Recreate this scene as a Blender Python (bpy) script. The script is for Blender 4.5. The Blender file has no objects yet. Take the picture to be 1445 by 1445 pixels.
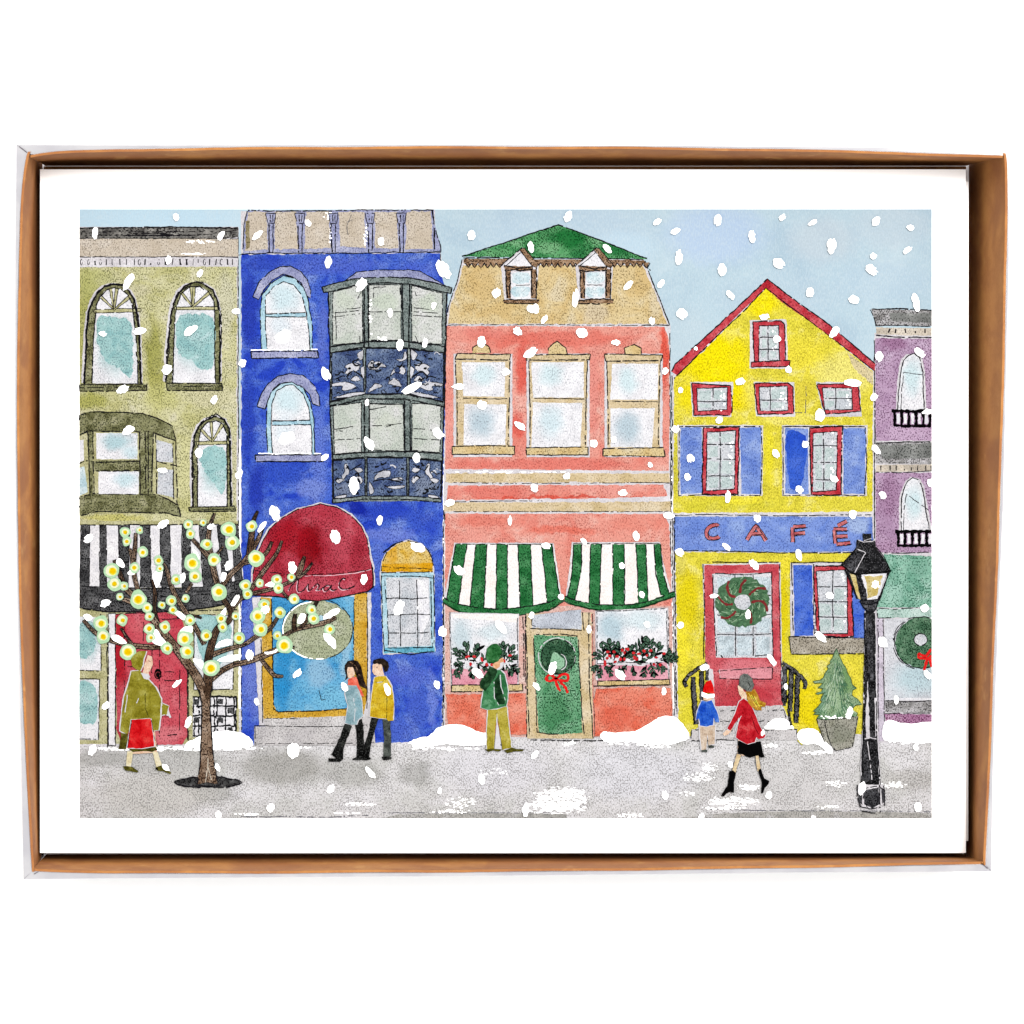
import bpy, math, random
from mathutils.geometry import tessellate_polygon
from mathutils import Vector

# ------------------------------------------------------------------ camera, world, lamps
# one unit is one centimetre; the printed card is about 17.8 cm wide
random.seed(7)
PX = 0.0136                      # size in cm of one step of the drawing grid on the card
D = 45.0                         # camera height above the card
ZC = 1.05                       # height of the top card's face
HR = 1.00                       # height of the tray's rim above the card
E = 2.78                          # light level on the card (white = 1 would just clip)
scene = bpy.context.scene
COL = scene.collection
scene.unit_settings.system = 'METRIC'
scene.unit_settings.scale_length = 0.01
cam_d = bpy.data.cameras.new("camera")
cam_d.sensor_width = 36
cam_d.lens = 36 * D / (1445 * PX)
cam_d.clip_start = 0.5
cam_d.clip_end = 5000
cam = bpy.data.objects.new("camera", cam_d)
COL.objects.link(cam)
cam.location = (0, 0, ZC + D)
scene.camera = cam
world = bpy.data.worlds.new("World")
scene.world = world
world.use_nodes = True
bg = world.node_tree.nodes["Background"]
bg.inputs[0].default_value = (1.0, 0.995, 0.985, 1)
bg.inputs[1].default_value = 1.65
ld = bpy.data.lights.new("softbox", 'AREA')
ld.shape = 'SQUARE'
ld.size = 50
ld.energy = 330000
ld.color = (1, 0.985, 0.96)
lo = bpy.data.objects.new("softbox", ld)
COL.objects.link(lo)
lo.location = (42, 52, 125)
lo.rotation_euler = (Vector((0, 0, 0)) - Vector(lo.location)).to_track_quat('-Z', 'Y').to_euler()
scene.view_settings.view_transform = 'Standard'
scene.view_settings.look = 'None'
scene.view_settings.exposure = 0
scene.view_settings.gamma = 1
scene.view_settings.use_curve_mapping = False
scene.cycles.transparent_max_bounces = 16
scene.cycles.max_bounces = 6

# ------------------------------------------------------------------ materials
def lin(c):
    return tuple(((v / 255) / 12.92 if v <= 10 else ((v / 255 + 0.055) / 1.055) ** 2.4) for v in c)

def pig(c):
    l = lin(c)
    return (min(l[0] / E, .85), min(l[1] / E, .85), min(l[2] / E, .85), 1)

class NT:
    def __init__(s, name):
        s.m = bpy.data.materials.new(name)
        s.m.use_nodes = True
        s.t = s.m.node_tree
        s.t.nodes.clear()
        s.out = s.t.nodes.new('ShaderNodeOutputMaterial')
    def n(s, typ, **kw):
        nd = s.t.nodes.new(typ)
        for k, v in kw.items():
            if k.startswith('i_'):
                nd.inputs[int(k[2:])].default_value = v
            else:
                setattr(nd, k, v)
        return nd
    def l(s, a, b):
        s.t.links.new(a, b)
    def mixc(s, fac, a, b, blend='MIX'):
        nd = s.t.nodes.new('ShaderNodeMix')
        nd.data_type = 'RGBA'
        nd.blend_type = blend
        for sock, v in ((nd.inputs[0], fac), (nd.inputs[6], a), (nd.inputs[7], b)):
            if hasattr(v, 'is_linked'):
                s.l(v, sock)
            else:
                sock.default_value = v
        return nd.outputs[2]
    def math(s, op, a, b=0.0):
        nd = s.t.nodes.new('ShaderNodeMath')
        nd.operation = op
        for sock, v in ((nd.inputs[0], a), (nd.inputs[1], b)):
            if hasattr(v, 'is_linked'):
                s.l(v, sock)
            else:
                sock.default_value = v
        return nd.outputs[0]
    def rng(s, v, a, b, c, d, smooth=True):
        nd = s.t.nodes.new('ShaderNodeMapRange')
        nd.interpolation_type = 'SMOOTHSTEP' if smooth else 'LINEAR'
        s.l(v, nd.inputs[0])
        for i, q in zip((1, 2, 3, 4), (a, b, c, d)):
            nd.inputs[i].default_value = q
        return nd.outputs[0]
    def noise(s, vec, scale, detail=2, rough=.5, dist=0.0):
        nd = s.n('ShaderNodeTexNoise')
        s.l(vec, nd.inputs['Vector'])
        nd.inputs['Scale'].default_value = scale
        nd.inputs['Detail'].default_value = detail
        nd.inputs['Roughness'].default_value = rough
        nd.inputs['Distortion'].default_value = dist
        return nd.outputs['Fac']
    def mapping(s, vec, scale=(1, 1, 1), loc=(0, 0, 0)):
        nd = s.n('ShaderNodeMapping')
        s.l(vec, nd.inputs[0])
        nd.inputs['Scale'].default_value = scale
        nd.inputs['Location'].default_value = loc
        return nd.outputs[0]

MC = {}
def wash(name, base, dark=None, light=None, speck=.5, spc=None, ws=45, blobs=(), dens=.60, tooth=.16, streak=(0.60, 0.42), edge=(.45, 1.05), wobble=22):
    """watercolour print: pooled pigment, local strokes of colour, ink speckle in the paper's tooth"""
    if name in MC:
        return MC[name]
    dark = dark or tuple(v * .86 for v in base)
    light = light or tuple(v + (255 - v) * .25 for v in base)
    spc = spc or tuple(v * .30 for v in dark)
    t = NT(name)
    P = t.mapping(t.n('ShaderNodeTexCoord').outputs['Object'], (1 / PX, 1 / PX, 0), (random.uniform(-0, 0), 0, 0))
    off = (random.uniform(-900, 900), random.uniform(-900, 900), 0)
    Q = t.mapping(P, (1, 1, 1), off)
    n1 = t.noise(Q, 1 / ws, 4, .58, .5)
    col = t.mixc(t.rng(n1, .36, .52, 0, 1), pig(dark), pig(base))
    col = t.mixc(t.rng(n1, .52, .68, 0, 1), col, pig(light))
    sp_boost = None
    if blobs:
        wob = t.n('ShaderNodeTexNoise')
        t.l(Q, wob.inputs['Vector'])
        wob.inputs['Scale'].default_value = .06
        wob.inputs['Detail'].default_value = 3
        vm = t.n('ShaderNodeVectorMath', operation='MULTIPLY_ADD')
        t.l(wob.outputs['Color'], vm.inputs[0])
        vm.inputs[1].default_value = (wobble, wobble, 0)
        vm.inputs[2].default_value = (-wobble / 2, -wobble / 2, 0)
        ad = t.n('ShaderNodeVectorMath', operation='ADD')
        t.l(vm.outputs[0], ad.inputs[0])
        t.l(P, ad.inputs[1])
        for b in blobs:
            bx, by, rx, ry, bc = b[:5]
            st = b[5] if len(b) > 5 else .9
            mp = t.mapping(ad.outputs[0], (1 / rx, 1 / ry, 0), (-(bx - 722.5) / rx, -(722.5 - by) / ry, 0))
            ln = t.n('ShaderNodeVectorMath', operation='LENGTH')
            t.l(mp, ln.inputs[0])
            col = t.mixc(t.rng(ln.outputs['Value'], edge[0], edge[1], st, 0), col, pig(bc))
    if tooth:
        n3 = t.noise(t.mapping(Q, (.62, .34, 1)), 1, 1, .5)
        v = t.rng(n3, .3, .7, 1 - tooth, 1 + tooth, False)
        cb = t.n('ShaderNodeCombineColor')
        for i in range(3):
            t.l(v, cb.inputs[i])
        col = t.mixc(1.0, col, cb.outputs[0], 'MULTIPLY')
    if speck > 0:
        n2 = t.noise(t.mapping(Q, (streak[0], streak[1], 1), (37, 11, 0)), 1, .6, .5)
        n4 = t.noise(Q, 1 / 30, 3, .6)
        thr = t.rng(n4, .35, .65, dens + .03, dens - .068)
        m = t.math('SUBTRACT', n2, thr)
        m = t.rng(m, 0, .05, 0, min(1, speck * 1.25))
        col = t.mixc(m, col, pig(spc))
    d = t.n('ShaderNodeBsdfDiffuse')
    t.l(col, d.inputs[0])
    t.l(d.outputs[0], t.out.inputs[0])
    MC[name] = t.m
    return t.m

GN = [0]
def glass(patches, base=(241, 240, 245), speck=.4):
    """window glass with soft pools of colour where the patches lie"""
    GN[0] += 1
    bl = []
    for pts, c in patches:
        xs = [q[0] for q in pts]
        ys = [q[1] for q in pts]
        bl.append(((min(xs) + max(xs)) / 2, (min(ys) + max(ys)) / 2, (max(xs) - min(xs)) * .58 + 2, (max(ys) - min(ys)) * .58 + 2, c, .85))
    return wash('window_glass_wash_%d' % GN[0], base, tuple(v - 12 for v in base), tuple(min(255, v + 9) for v in base), speck, (112, 120, 132), 24, bl, .635, edge=(.25, 1.1), wobble=16)
def tint(a, k=1.0):
    cx = sum(q[0] for q in a) / len(a)
    cy = sum(q[1] for q in a) / len(a)
    return [(cx + (x - cx) * k + random.gauss(0, 1), cy + (y - cy) * k + random.gauss(0, 1)) for x, y in a]

def flat(name, c, var=.0, rough=1.0, scale=.3):
    if name in MC:
        return MC[name]
    t = NT(name)
    P = t.mapping(t.n('ShaderNodeTexCoord').outputs['Object'], (1 / PX, 1 / PX, 1 / PX))
    n = t.noise(P, scale, 3, .6)
    col = t.mixc(t.rng(n, .3, .7, 0, 1), pig(tuple(v * (1 - var) for v in c)), pig(tuple(min(255, v * (1 + var)) for v in c)))
    d = t.n('ShaderNodeBsdfDiffuse')
    t.l(col, d.inputs[0])
    t.l(d.outputs[0], t.out.inputs[0])
    MC[name] = t.m
    return t.m

def paper_mat(name, alb):
    t = NT(name)
    P = t.n('ShaderNodeTexCoord').outputs['Object']
    n = t.noise(P, 14, 4, .6)
    col = t.mixc(t.rng(n, .3, .7, 0, 1), (alb * .985, alb * .985, alb * .985, 1), (alb, alb, alb * .995, 1))
    d = t.n('ShaderNodeBsdfDiffuse')
    t.l(col, d.inputs[0])
    t.l(d.outputs[0], t.out.inputs[0])
    return t.m

def kraft_mat():
    t = NT('kraft_board')
    P = t.n('ShaderNodeTexCoord').outputs['Object']
    n = t.noise(P, 2.0, 5, .65)
    f = t.noise(t.mapping(P, (9, 9, 30)), 2.2, 4, .7)
    col = t.mixc(t.rng(n, .3, .7, 0, 1), (.205, .078, .022, 1), (.275, .118, .033, 1))
    col = t.mixc(t.rng(f, .35, .7, 0, .45), col, (.31, .145, .046, 1))
    spk = t.noise(P, 55, 2, .5)
    col = t.mixc(t.rng(spk, .68, .76, 0, .45), col, (.11, .05, .02, 1))
    big = t.noise(P, .55, 3, .6, .8)
    col = t.mixc(t.rng(big, .40, .60, 0, .5), col, (.150, .050, .020, 1))
    pal = t.noise(P, 1.1, 4, .7)
    col = t.mixc(t.rng(pal, .58, .72, 0, .5), col, (.36, .19, .066, 1))
    b = t.n('ShaderNodeBump')
    b.inputs['Strength'].default_value = .25
    b.inputs['Distance'].default_value = .01
    t.l(f, b.inputs['Height'])
    p = t.n('ShaderNodeBsdfPrincipled')
    p.inputs['Roughness'].default_value = .75
    p.inputs['Specular IOR Level'].default_value = .15
    t.l(col, p.inputs['Base Color'])
    t.l(b.outputs[0], p.inputs['Normal'])
    t.l(p.outputs[0], t.out.inputs[0])
    return t.m

def plastic_mat(name='plastic_fold', body=.82):
    t = NT(name)
    P = t.n('ShaderNodeTexCoord').outputs['Object']
    n = t.noise(P, 1.3, 3, .6)
    d = t.n('ShaderNodeBsdfDiffuse')
    col = t.mixc(t.rng(n, .3, .7, 0, 1), (.255, .25, .268, 1), (.31, .305, .315, 1))
    t.l(col, d.inputs[0])
    tr = t.n('ShaderNodeBsdfTransparent')
    tr.inputs[0].default_value = (.86, .86, .88, 1)
    gl = t.n('ShaderNodeBsdfGlossy')
    gl.inputs['Roughness'].default_value = .12
    m1 = t.n('ShaderNodeMixShader')
    m1.inputs[0].default_value = body
    t.l(tr.outputs[0], m1.inputs[1])
    t.l(d.outputs[0], m1.inputs[2])
    m2 = t.n('ShaderNodeMixShader')
    m2.inputs[0].default_value = .05
    t.l(m1.outputs[0], m2.inputs[1])
    t.l(gl.outputs[0], m2.inputs[2])
    t.l(m2.outputs[0], t.out.inputs[0])
    return t.m

WHITE = paper_mat('white_gouache', .84)
INK = flat('ink_line', (22, 22, 26), .3)
INKB = flat('bold_ink', (8, 8, 9), .3)
GREYLINE = flat('pencil_line', (86, 86, 96), .25)
PALE = wash('pale_wash', (221, 217, 222), (210, 206, 212), (234, 231, 236), speck=.35, spc=(120, 118, 125), dens=.66)

# ------------------------------------------------------------------ drawing tools
def W(x, y):
    return ((x - 722.5) * PX, (722.5 - y) * PX)

class Zc:
    z = 0.0
    top = 0.0
def zset(v):
    Zc.z = v
def zabove():
    Zc.z = Zc.top + .0004
def znext():
    Zc.z += 0.0001
    Zc.top = max(Zc.top, Zc.z)
    return ZC + Zc.z * .35      # thin layers, so that the print stays flat

RX0, RX1, RY0, RY1 = 112, 1315, 295, 1155
def clip(pts):
    def cut(p, inside, inter):
        o = []
        for i in range(len(p)):
            a, b = p[i - 1], p[i]
            ia, ib = inside(a), inside(b)
            if ib:
                if not ia:
                    o.append(inter(a, b))
                o.append(b)
            elif ia:
                o.append(inter(a, b))
        return o
    def ix(c):
        return lambda a, b: (c, a[1] + (b[1] - a[1]) * (c - a[0]) / (b[0] - a[0]))
    def iy(c):
        return lambda a, b: (a[0] + (b[0] - a[0]) * (c - a[1]) / (b[1] - a[1]), c)
    for ins, it in ((lambda q: q[0] >= RX0, ix(RX0)), (lambda q: q[0] <= RX1, ix(RX1)),
                    (lambda q: q[1] >= RY0, iy(RY0)), (lambda q: q[1] <= RY1, iy(RY1))):
        if not pts:
            return pts
        pts = cut(pts, ins, it)
    return pts

def catmull(pts, closed, per=5):
    n = len(pts)
    o = []
    rng = range(n if closed else n - 1)
    for i in rng:
        p0 = pts[(i - 1) % n] if closed or i > 0 else pts[0]
        p1, p2 = pts[i], pts[(i + 1) % n]
        p3 = pts[(i + 2) % n] if closed or i + 2 < n else pts[-1]
        for k in range(per):
            t = k / per
            o.append(tuple(.5 * (2 * p1[j] + (p2[j] - p0[j]) * t + (2 * p0[j] - 5 * p1[j] + 4 * p2[j] - p3[j]) * t * t
                                 + (3 * p1[j] - p0[j] - 3 * p2[j] + p3[j]) * t ** 3) for j in (0, 1)))
    if not closed:
        o.append(pts[-1])
    return o

def resample(pts, step, closed=False):
    o = []
    q = pts + [pts[0]] if closed else pts
    for a, b in zip(q, q[1:]):
        d = math.hypot(b[0] - a[0], b[1] - a[1])
        n = max(1, int(d / step))
        for k in range(n):
            o.append((a[0] + (b[0] - a[0]) * k / n, a[1] + (b[1] - a[1]) * k / n))
    if not closed:
        o.append(pts[-1])
    return o

def ell(cx, cy, rx, ry, n=20, a=0, a0=0, a1=360):
    ca, sa = math.cos(math.radians(a)), math.sin(math.radians(a))
    o = []
    full = (a1 - a0) >= 360
    for k in range(n if full else n + 1):
        t = math.radians(a0 + (a1 - a0) * k / n)
        x, y = rx * math.cos(t), ry * math.sin(t)
        o.append((cx + x * ca - y * sa, cy + x * sa + y * ca))
    return o

def rect(x0, y0, x1, y1):
    return [(x0, y0), (x1, y0), (x1, y1), (x0, y1)]

class Art:
    def __init__(s, name, parent=None, label=None):
        s.name, s.parent, s.label = name, parent, label
        s.v, s.f, s.mi, s.mats = [], [], [], []
        s.o = None
    def _mat(s, m):
        if m not in s.mats:
            s.mats.append(m)
        return s.mats.index(m)
    def fill(s, pts, m, wob=.5, smooth=False, line=None, lw=1.5, gap=.12, inset=0):
        if smooth:
            pts = catmull(pts, True)
        raw = pts
        q = resample(pts, 4, True)
        if wob:
            q = [(x + random.gauss(0, wob * .6), y + random.gauss(0, wob * .6)) for x, y in q]
        q = clip(q)
        if len(q) >= 3:
            z = znext()
            b = len(s.v)
            s.v += [(*W(x, y), z) for x, y in q]
            mi = s._mat(m)
            for tri in tessellate_polygon([[Vector((x, y, 0)) for x, y in q]]):
                a, c, d = (q[i] for i in tri)
                ar = (c[0] - a[0]) * (d[1] - a[1]) - (c[1] - a[1]) * (d[0] - a[0])
                if abs(ar) < 1e-4:
                    continue
                tri = tri if ar < 0 else tri[::-1]
                s.f.append([b + i for i in tri])
                s.mi.append(mi)
        if line:
            s.line(raw + [raw[0]], lw, line, gap)
        return s
    def line(s, pts, w=1.6, m=None, gap=.12, jit=.35, smooth=False, taper=False, var=.35):
        m = m or INK
        if smooth:
            pts = catmull(pts, False)
        q = resample(pts, 2.3)
        n = len(q)
        if n < 2:
            return s
        z = znext()
        mi = s._mat(m)
        ox = oy = 0
        prev = None
        skip = 0
        for i in range(n):
            x, y = q[i]
            a, b = q[max(0, i - 1)], q[min(n - 1, i + 1)]
            dx, dy = b[0] - a[0], b[1] - a[1]
            L = math.hypot(dx, dy) or 1
            nx, ny = -dy / L, dx / L
            ox = ox * .8 + random.gauss(0, jit * .5)
            ww = w * random.uniform(1 - var, 1 + var) * .5
            if taper:
                ww *= max(.12, 1 - i / (n - 1))
            x += nx * ox
            y += ny * ox
            if not (RX0 <= x <= RX1 and RY0 <= y <= RY1):
                prev = None
                continue
            b0 = len(s.v)
            s.v += [(*W(x + nx * ww, y + ny * ww), z), (*W(x - nx * ww, y - ny * ww), z)]
            if skip > 0:
                skip -= 1
            elif prev is not None:
                if random.random() < gap * .45:
                    skip = random.choice((0, 0, 1))
                else:
                    s.f.append([prev, b0, b0 + 1, prev + 1])
                    s.mi.append(mi)
            prev = b0
        return s
    def brush(s, pts, ws, m, smooth=True):
        """tapered filled stroke, widths per control point"""
        if smooth:
            c = catmull([(p[0], p[1]) for p in pts], False, 4)
            wv = []
            for i in range(len(ws) - 1):
                wv += [ws[i] + (ws[i + 1] - ws[i]) * k / 4 for k in range(4)]
            wv.append(ws[-1])
        else:
            c, wv = pts, ws
        L, R = [], []
        for i in range(len(c)):
            a, b = c[max(0, i - 1)], c[min(len(c) - 1, i + 1)]
            dx, dy = b[0] - a[0], b[1] - a[1]
            l = math.hypot(dx, dy) or 1
            w = wv[i] * .5
            L.append((c[i][0] - dy / l * w, c[i][1] + dx / l * w))
            R.append((c[i][0] + dy / l * w, c[i][1] - dx / l * w))
        z = znext()
        mi = s._mat(m)
        b0 = len(s.v)
        for p, q in zip(L, R):
            s.v += [(*W(*p), z), (*W(*q), z)]
        for i in range(len(c) - 1):
            if RX0 < c[i][0] < RX1 and RX0 < c[i + 1][0] < RX1 and RY0 < c[i][1] < RY1:
                s.f.append([b0 + 2 * i, b0 + 2 * i + 2, b0 + 2 * i + 3, b0 + 2 * i + 1])
                s.mi.append(mi)
        return L, R
    def drag(s, cx, cy, w, h, n, m=None, sx=5, sy=1.4, vert=False):
        """dry brush: many short dabs"""
        m = m or WHITE
        zb = Zc.z
        for i in range(n):
            Zc.z = zb + (i % 12) * .0001
            t_ = random.uniform(0, 6.2832)
            r_ = random.random() ** .6 * random.uniform(.75, 1.15)
            x = cx + r_ * math.cos(t_) * w * .5
            y = cy + r_ * math.sin(t_) * h * .5
            l = random.uniform(.25, 1.0)
            if vert:
                s.fill(ell(x, y, sy * l * .5, sx * l * .5, 6), m, .3)
            else:
                s.fill(ell(x, y, sx * l * .5, sy * l * .5, 6), m, .3)
        Zc.z = zb + .0013
    def build(s):
        me = bpy.data.meshes.new(s.name)
        me.from_pydata(s.v, [], s.f)
        for m in s.mats:
            me.materials.append(m)
        me.polygons.foreach_set('material_index', s.mi)
        me.update()
        o = bpy.data.objects.new(s.name, me)
        COL.objects.link(o)
        if s.parent is not None:
            o.parent = s.parent.o if isinstance(s.parent, Art) else s.parent
        if s.label:
            o['label'] = s.label
        s.o = o
        return o

def solid(name, verts, faces, mat, parent=None):
    me = bpy.data.meshes.new(name)
    me.from_pydata(verts, [], faces)
    me.materials.append(mat)
    me.update()
    o = bpy.data.objects.new(name, me)
    COL.objects.link(o)
    if parent is not None:
        o.parent = parent
    return o

def tag(o, label, cat=None, group=None, kind=None):
    o['label'] = label
    if cat:
        o['category'] = cat
    if group:
        o['group'] = group
    if kind:
        o['kind'] = kind
    return o

def empty(name, loc=(0, 0, 0)):
    o = bpy.data.objects.new(name, None)
    COL.objects.link(o)
    o.location = loc
    o.empty_display_size = .5
    return o

# ------------------------------------------------------------------ table surface
t_ = NT('white_backdrop')
nz = t_.noise(t_.n('ShaderNodeTexCoord').outputs['Object'], .2, 3, .5)
cc = t_.mixc(t_.rng(nz, .3, .7, 0, 1), (.87, .87, .87, 1), (.89, .89, .888, 1))
dd = t_.n('ShaderNodeBsdfDiffuse')
t_.l(cc, dd.inputs[0])
t_.l(dd.outputs[0], t_.out.inputs[0])
back = solid('white_backdrop', [(-300, -300, -.06), (300, -300, -.06), (300, 300, -.06), (-300, 300, -.06)], [(0, 1, 2, 3)], t_.m)
back['kind'] = 'structure'
back['label'] = 'plain white surface under and around the box of cards'

# ------------------------------------------------------------------ kraft tray and clear sleeve
KR = kraft_mat()
PL = plastic_mat()
PL2 = plastic_mat('clear_plastic_side', .30)
kf = (D - HR) / D
ZR = ZC + HR
def RW(p, k=kf):
    return ((p[0] - 722.5) * PX * k, (722.5 - p[1]) * PX * k)
rim = {
 'left': [(40.5, 214), (38, 219), (33, 250), (29, 300), (26, 400), (24.5, 520), (24, 640), (25.5, 740), (28, 860), (31, 960), (36, 1060), (41, 1150), (45, 1230)],
 'top': [(43, 219), (70, 215), (110, 212.5), (200, 210), (350, 208), (600, 206.5), (900, 207.5), (1100, 210.5), (1250, 214), (1415, 220)],
 'right': [(1418.5, 216), (1420.5, 228), (1421.5, 300), (1420, 400), (1416, 560), (1411, 720), (1404, 900), (1397, 1080), (1391, 1221)],
 'bottom': [(48, 1229), (70, 1230), (150, 1232), (300, 1232.5), (600, 1231), (900, 1228), (1150, 1224), (1388, 1219)],
}
base = {'left': ((-678, 503), (-676, -497)), 'top': ((-674, 500), (657, 500)), 'right': ((660, 503), (652, -497)), 'bottom': ((-672, -494), (650, -493))}
outn = {'left': (-1, 0), 'top': (0, 1), 'right': (1, 0), 'bottom': (0, -1)}
tray = empty('cardboard_tray', (0, 0, 0))
tag(tray, 'brown kraft cardboard tray with bowed walls holding the stack of cards', 'box')
TH = .045
for side in ('left', 'top', 'right', 'bottom'):
    tp = resample(catmull(rim[side], False, 3), 12)
    n = len(tp)
    nx, ny = outn[side]
    (ax, ay), (bx, by) = base[side]
    vs, fs = [], []
    M = 8
    for i, p in enumerate(tp):
        t = i / (n - 1)
        X, Y = RW(p)
        bx_, by_ = (ax + (bx - ax) * t) * PX, (ay + (by - ay) * t) * PX
        ringpts = []
        for k in range(M + 1):
            u = k / M
            w = u ** 1.25
            ringpts.append((bx_ + (X - nx * TH - bx_) * w, by_ + (Y - ny * TH - by_) * w, u * ZR))
        wave = .006 * math.sin(i * .31) + random.gauss(0, .0015)
        inner = [(q[0] + nx * wave * q[2] / ZR, q[1] + ny * wave * q[2] / ZR, q[2]) for q in ringpts]
        outer = [(q[0] + nx * TH, q[1] + ny * TH, q[2]) for q in inner]
        vs += inner + outer[::-1]
    R = 2 * (M + 1)
    flip = side in ('left', 'bottom')
    for i in range(n - 1):
        for k in range(R):
            f = [i * R + k, i * R + (k + 1) % R, (i + 1) * R + (k + 1) % R, (i + 1) * R + k]
            fs.append(f[::-1] if flip else f)
    fs.append(list(range(R)))
    fs.append([(n - 1) * R + k for k in range(R)][::-1])
    solid('tray_wall', vs, fs, KR, tray)
b0, b1 = -.05, -.001
bx0, bx1, by0, by1 = -676 * PX, 656 * PX, -492 * PX, 499 * PX
solid('tray_floor', [(bx0, by0, b0), (bx1, by0, b0), (bx1, by1, b0), (bx0, by1, b0), (bx0, by0, b1), (bx1, by0, b1), (bx1, by1, b1), (bx0, by1, b1)],
      [(3, 2, 1, 0), (4, 5, 6, 7), (0, 1, 5, 4), (1, 2, 6, 5), (2, 3, 7, 6), (3, 0, 4, 7)], KR, tray)

sleeve = empty('plastic_sleeve', (0, 0, 0))
tag(sleeve, 'clear plastic sleeve wrapped round the outside of the brown tray', 'sleeve')
lid = {
 'left': [(23.5, 205), (23.5, 300), (23, 400), (22.6, 540), (22.8, 640), (24, 740), (26.4, 860), (29, 960), (31.5, 1100), (34, 1240)],
 'top': [(23.5, 205), (200, 205.5), (600, 205), (900, 205.8), (1100, 207.5), (1250, 208.5), (1426, 209)],
 'right': [(1426, 209), (1424.5, 300), (1422.5, 400), (1418.5, 560), (1414.5, 720), (1407, 900), (1400.5, 1080), (1398, 1229)],
 'bottom': [(34, 1240), (150, 1238.5), (300, 1237.5), (600, 1235.5), (900, 1232.8), (1150, 1230), (1398, 1229)],
}
def along(poly, key, v):
    for a, b in zip(poly, poly[1:]):
        if a[key] <= v <= b[key]:
            t = (v - a[key]) / ((b[key] - a[key]) or 1)
            return a[1 - key] + (b[1 - key] - a[1 - key]) * t
    return poly[0][1 - key] if v < poly[0][key] else poly[-1][1 - key]
ZS = ZR - .03
corner = {'tl': (41, 215), 'tr': (1416, 219.5), 'bl': (45, 1230), 'br': (1391, 1220)}
ks = (D - HR + .03) / D
for side in ('left', 'top', 'right', 'bottom'):
    lp = resample(lid[side], 10)
    key = 1 if side in ('left', 'right') else 0
    nx, ny = outn[side]
    ends = {'left': (219, 1226), 'right': (226, 1217), 'top': (44, 1410), 'bottom': (49, 1387)}[side]
    vs, fs = [], []
    n = len(lp)
    for i, p in enumerate(lp):
        v = min(max(p[key], ends[0]), ends[1])
        r = along(rim[side], key, v)
        q = (r, v) if key == 1 else (v, r)
        q = (q[0] + nx * .7, q[1] - ny * .7)
        if p[key] < ends[0] or p[key] > ends[1]:
            q = corner[('t' if p[1] < 700 else 'b') + ('l' if p[0] < 700 else 'r')]
        if nx and (q[0] - p[0]) * nx > 0:
            q = (p[0], q[1])
        if ny and (p[1] - q[1]) * ny > 0:
            q = (q[0], p[1])
        ix, iy = RW(q, ks)
        ox, oy = RW(p, ks)
        g = .012
        vs += [(ix, iy, ZS), (ox, oy, ZS), (ox, oy, -.055), (ox + nx * g, oy + ny * g, -.055), (ox + nx * g, oy + ny * g, ZS + g), (ix, iy, ZS + g)]
    for i in range(n - 1):
        for k in range(6):
            fs.append([i * 6 + k, i * 6 + (k + 1) % 6, (i + 1) * 6 + (k + 1) % 6, (i + 1) * 6 + k])
    fs.append(list(range(6)))
    fs.append([(n - 1) * 6 + k for k in range(6)][::-1])
    o = solid('sleeve_panel', vs, fs, PL, sleeve)
    o.data.materials.append(PL2)
    for i in range((n - 1) * 6):
        if i % 6 in (1, 2, 3):
            o.data.polygons[i].material_index = 1
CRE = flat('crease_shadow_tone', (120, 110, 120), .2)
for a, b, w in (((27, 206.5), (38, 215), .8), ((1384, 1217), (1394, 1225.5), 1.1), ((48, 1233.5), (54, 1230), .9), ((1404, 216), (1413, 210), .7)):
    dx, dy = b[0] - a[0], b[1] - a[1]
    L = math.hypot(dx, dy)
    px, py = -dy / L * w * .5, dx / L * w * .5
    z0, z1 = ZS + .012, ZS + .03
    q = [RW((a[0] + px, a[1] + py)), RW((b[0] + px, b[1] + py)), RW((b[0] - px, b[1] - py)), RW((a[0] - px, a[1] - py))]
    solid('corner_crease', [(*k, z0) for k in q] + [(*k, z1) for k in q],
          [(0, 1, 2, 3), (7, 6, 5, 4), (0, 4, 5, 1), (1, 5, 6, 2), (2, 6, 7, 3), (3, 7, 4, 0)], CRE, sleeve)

# ------------------------------------------------------------------ stack of cards and envelopes
PAPER = paper_mat('white_card_stock', .86)
ENV = paper_mat('white_envelope_paper', .84)
def folded(name, x0, y0, x1, y1, ztop, th, mat, parent=None, ang=0):
    """a folded sheet: two leaves joined by the fold along the top edge"""
    cx, cy = (x0 + x1) / 2, (y0 + y1) / 2
    l = th * .32
    prof = [(y1, ztop), (y1, ztop - l), (y0 + 2, ztop - l), (y0 + 2, ztop - th + l), (y1, ztop - th + l), (y1, ztop - th), (y0, ztop - th), (y0, ztop)]
    ca, sa = math.cos(ang), math.sin(ang)
    vs = []
    for x in (x0, x1):
        for y, z in prof:
            u, v = x - cx, y - cy
            vs.append((*W(cx + u * ca - v * sa, cy + u * sa + v * ca), z))
    n = len(prof)
    fs = [[k, (k + 1) % n, n + (k + 1) % n, n + k] for k in range(n)]
    caps = [(0, 1, 2, 7), (2, 3, 6, 7), (3, 4, 5, 6)]
    for c in caps:
        fs.append(list(c)[::-1])
        fs.append([n + k for k in c])
    return solid(name, vs, fs, mat, parent)
T = .17
card = empty('greeting_card', (0, 0, ZC - T))
tag(card, 'white greeting card on top of the stack printed with a snowy street of colourful houses', 'greeting card', 'cards and envelopes stacked in the tray')
card_inv = card.matrix_basis.inverted()
g = 'cards and envelopes stacked in the tray'
o = folded('card_stock', 56.5, 239, 1363, 1203.5, ZC, T, PAPER, card)
o.location = (0, 0, -(ZC - T))
o = folded('envelope', 63.5, 254, 1369, 1188, ZC - T - .001, T, ENV, None, .0006)
tag(o, 'white envelope just under the top card, its edge showing at the right', 'envelope', g)
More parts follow.
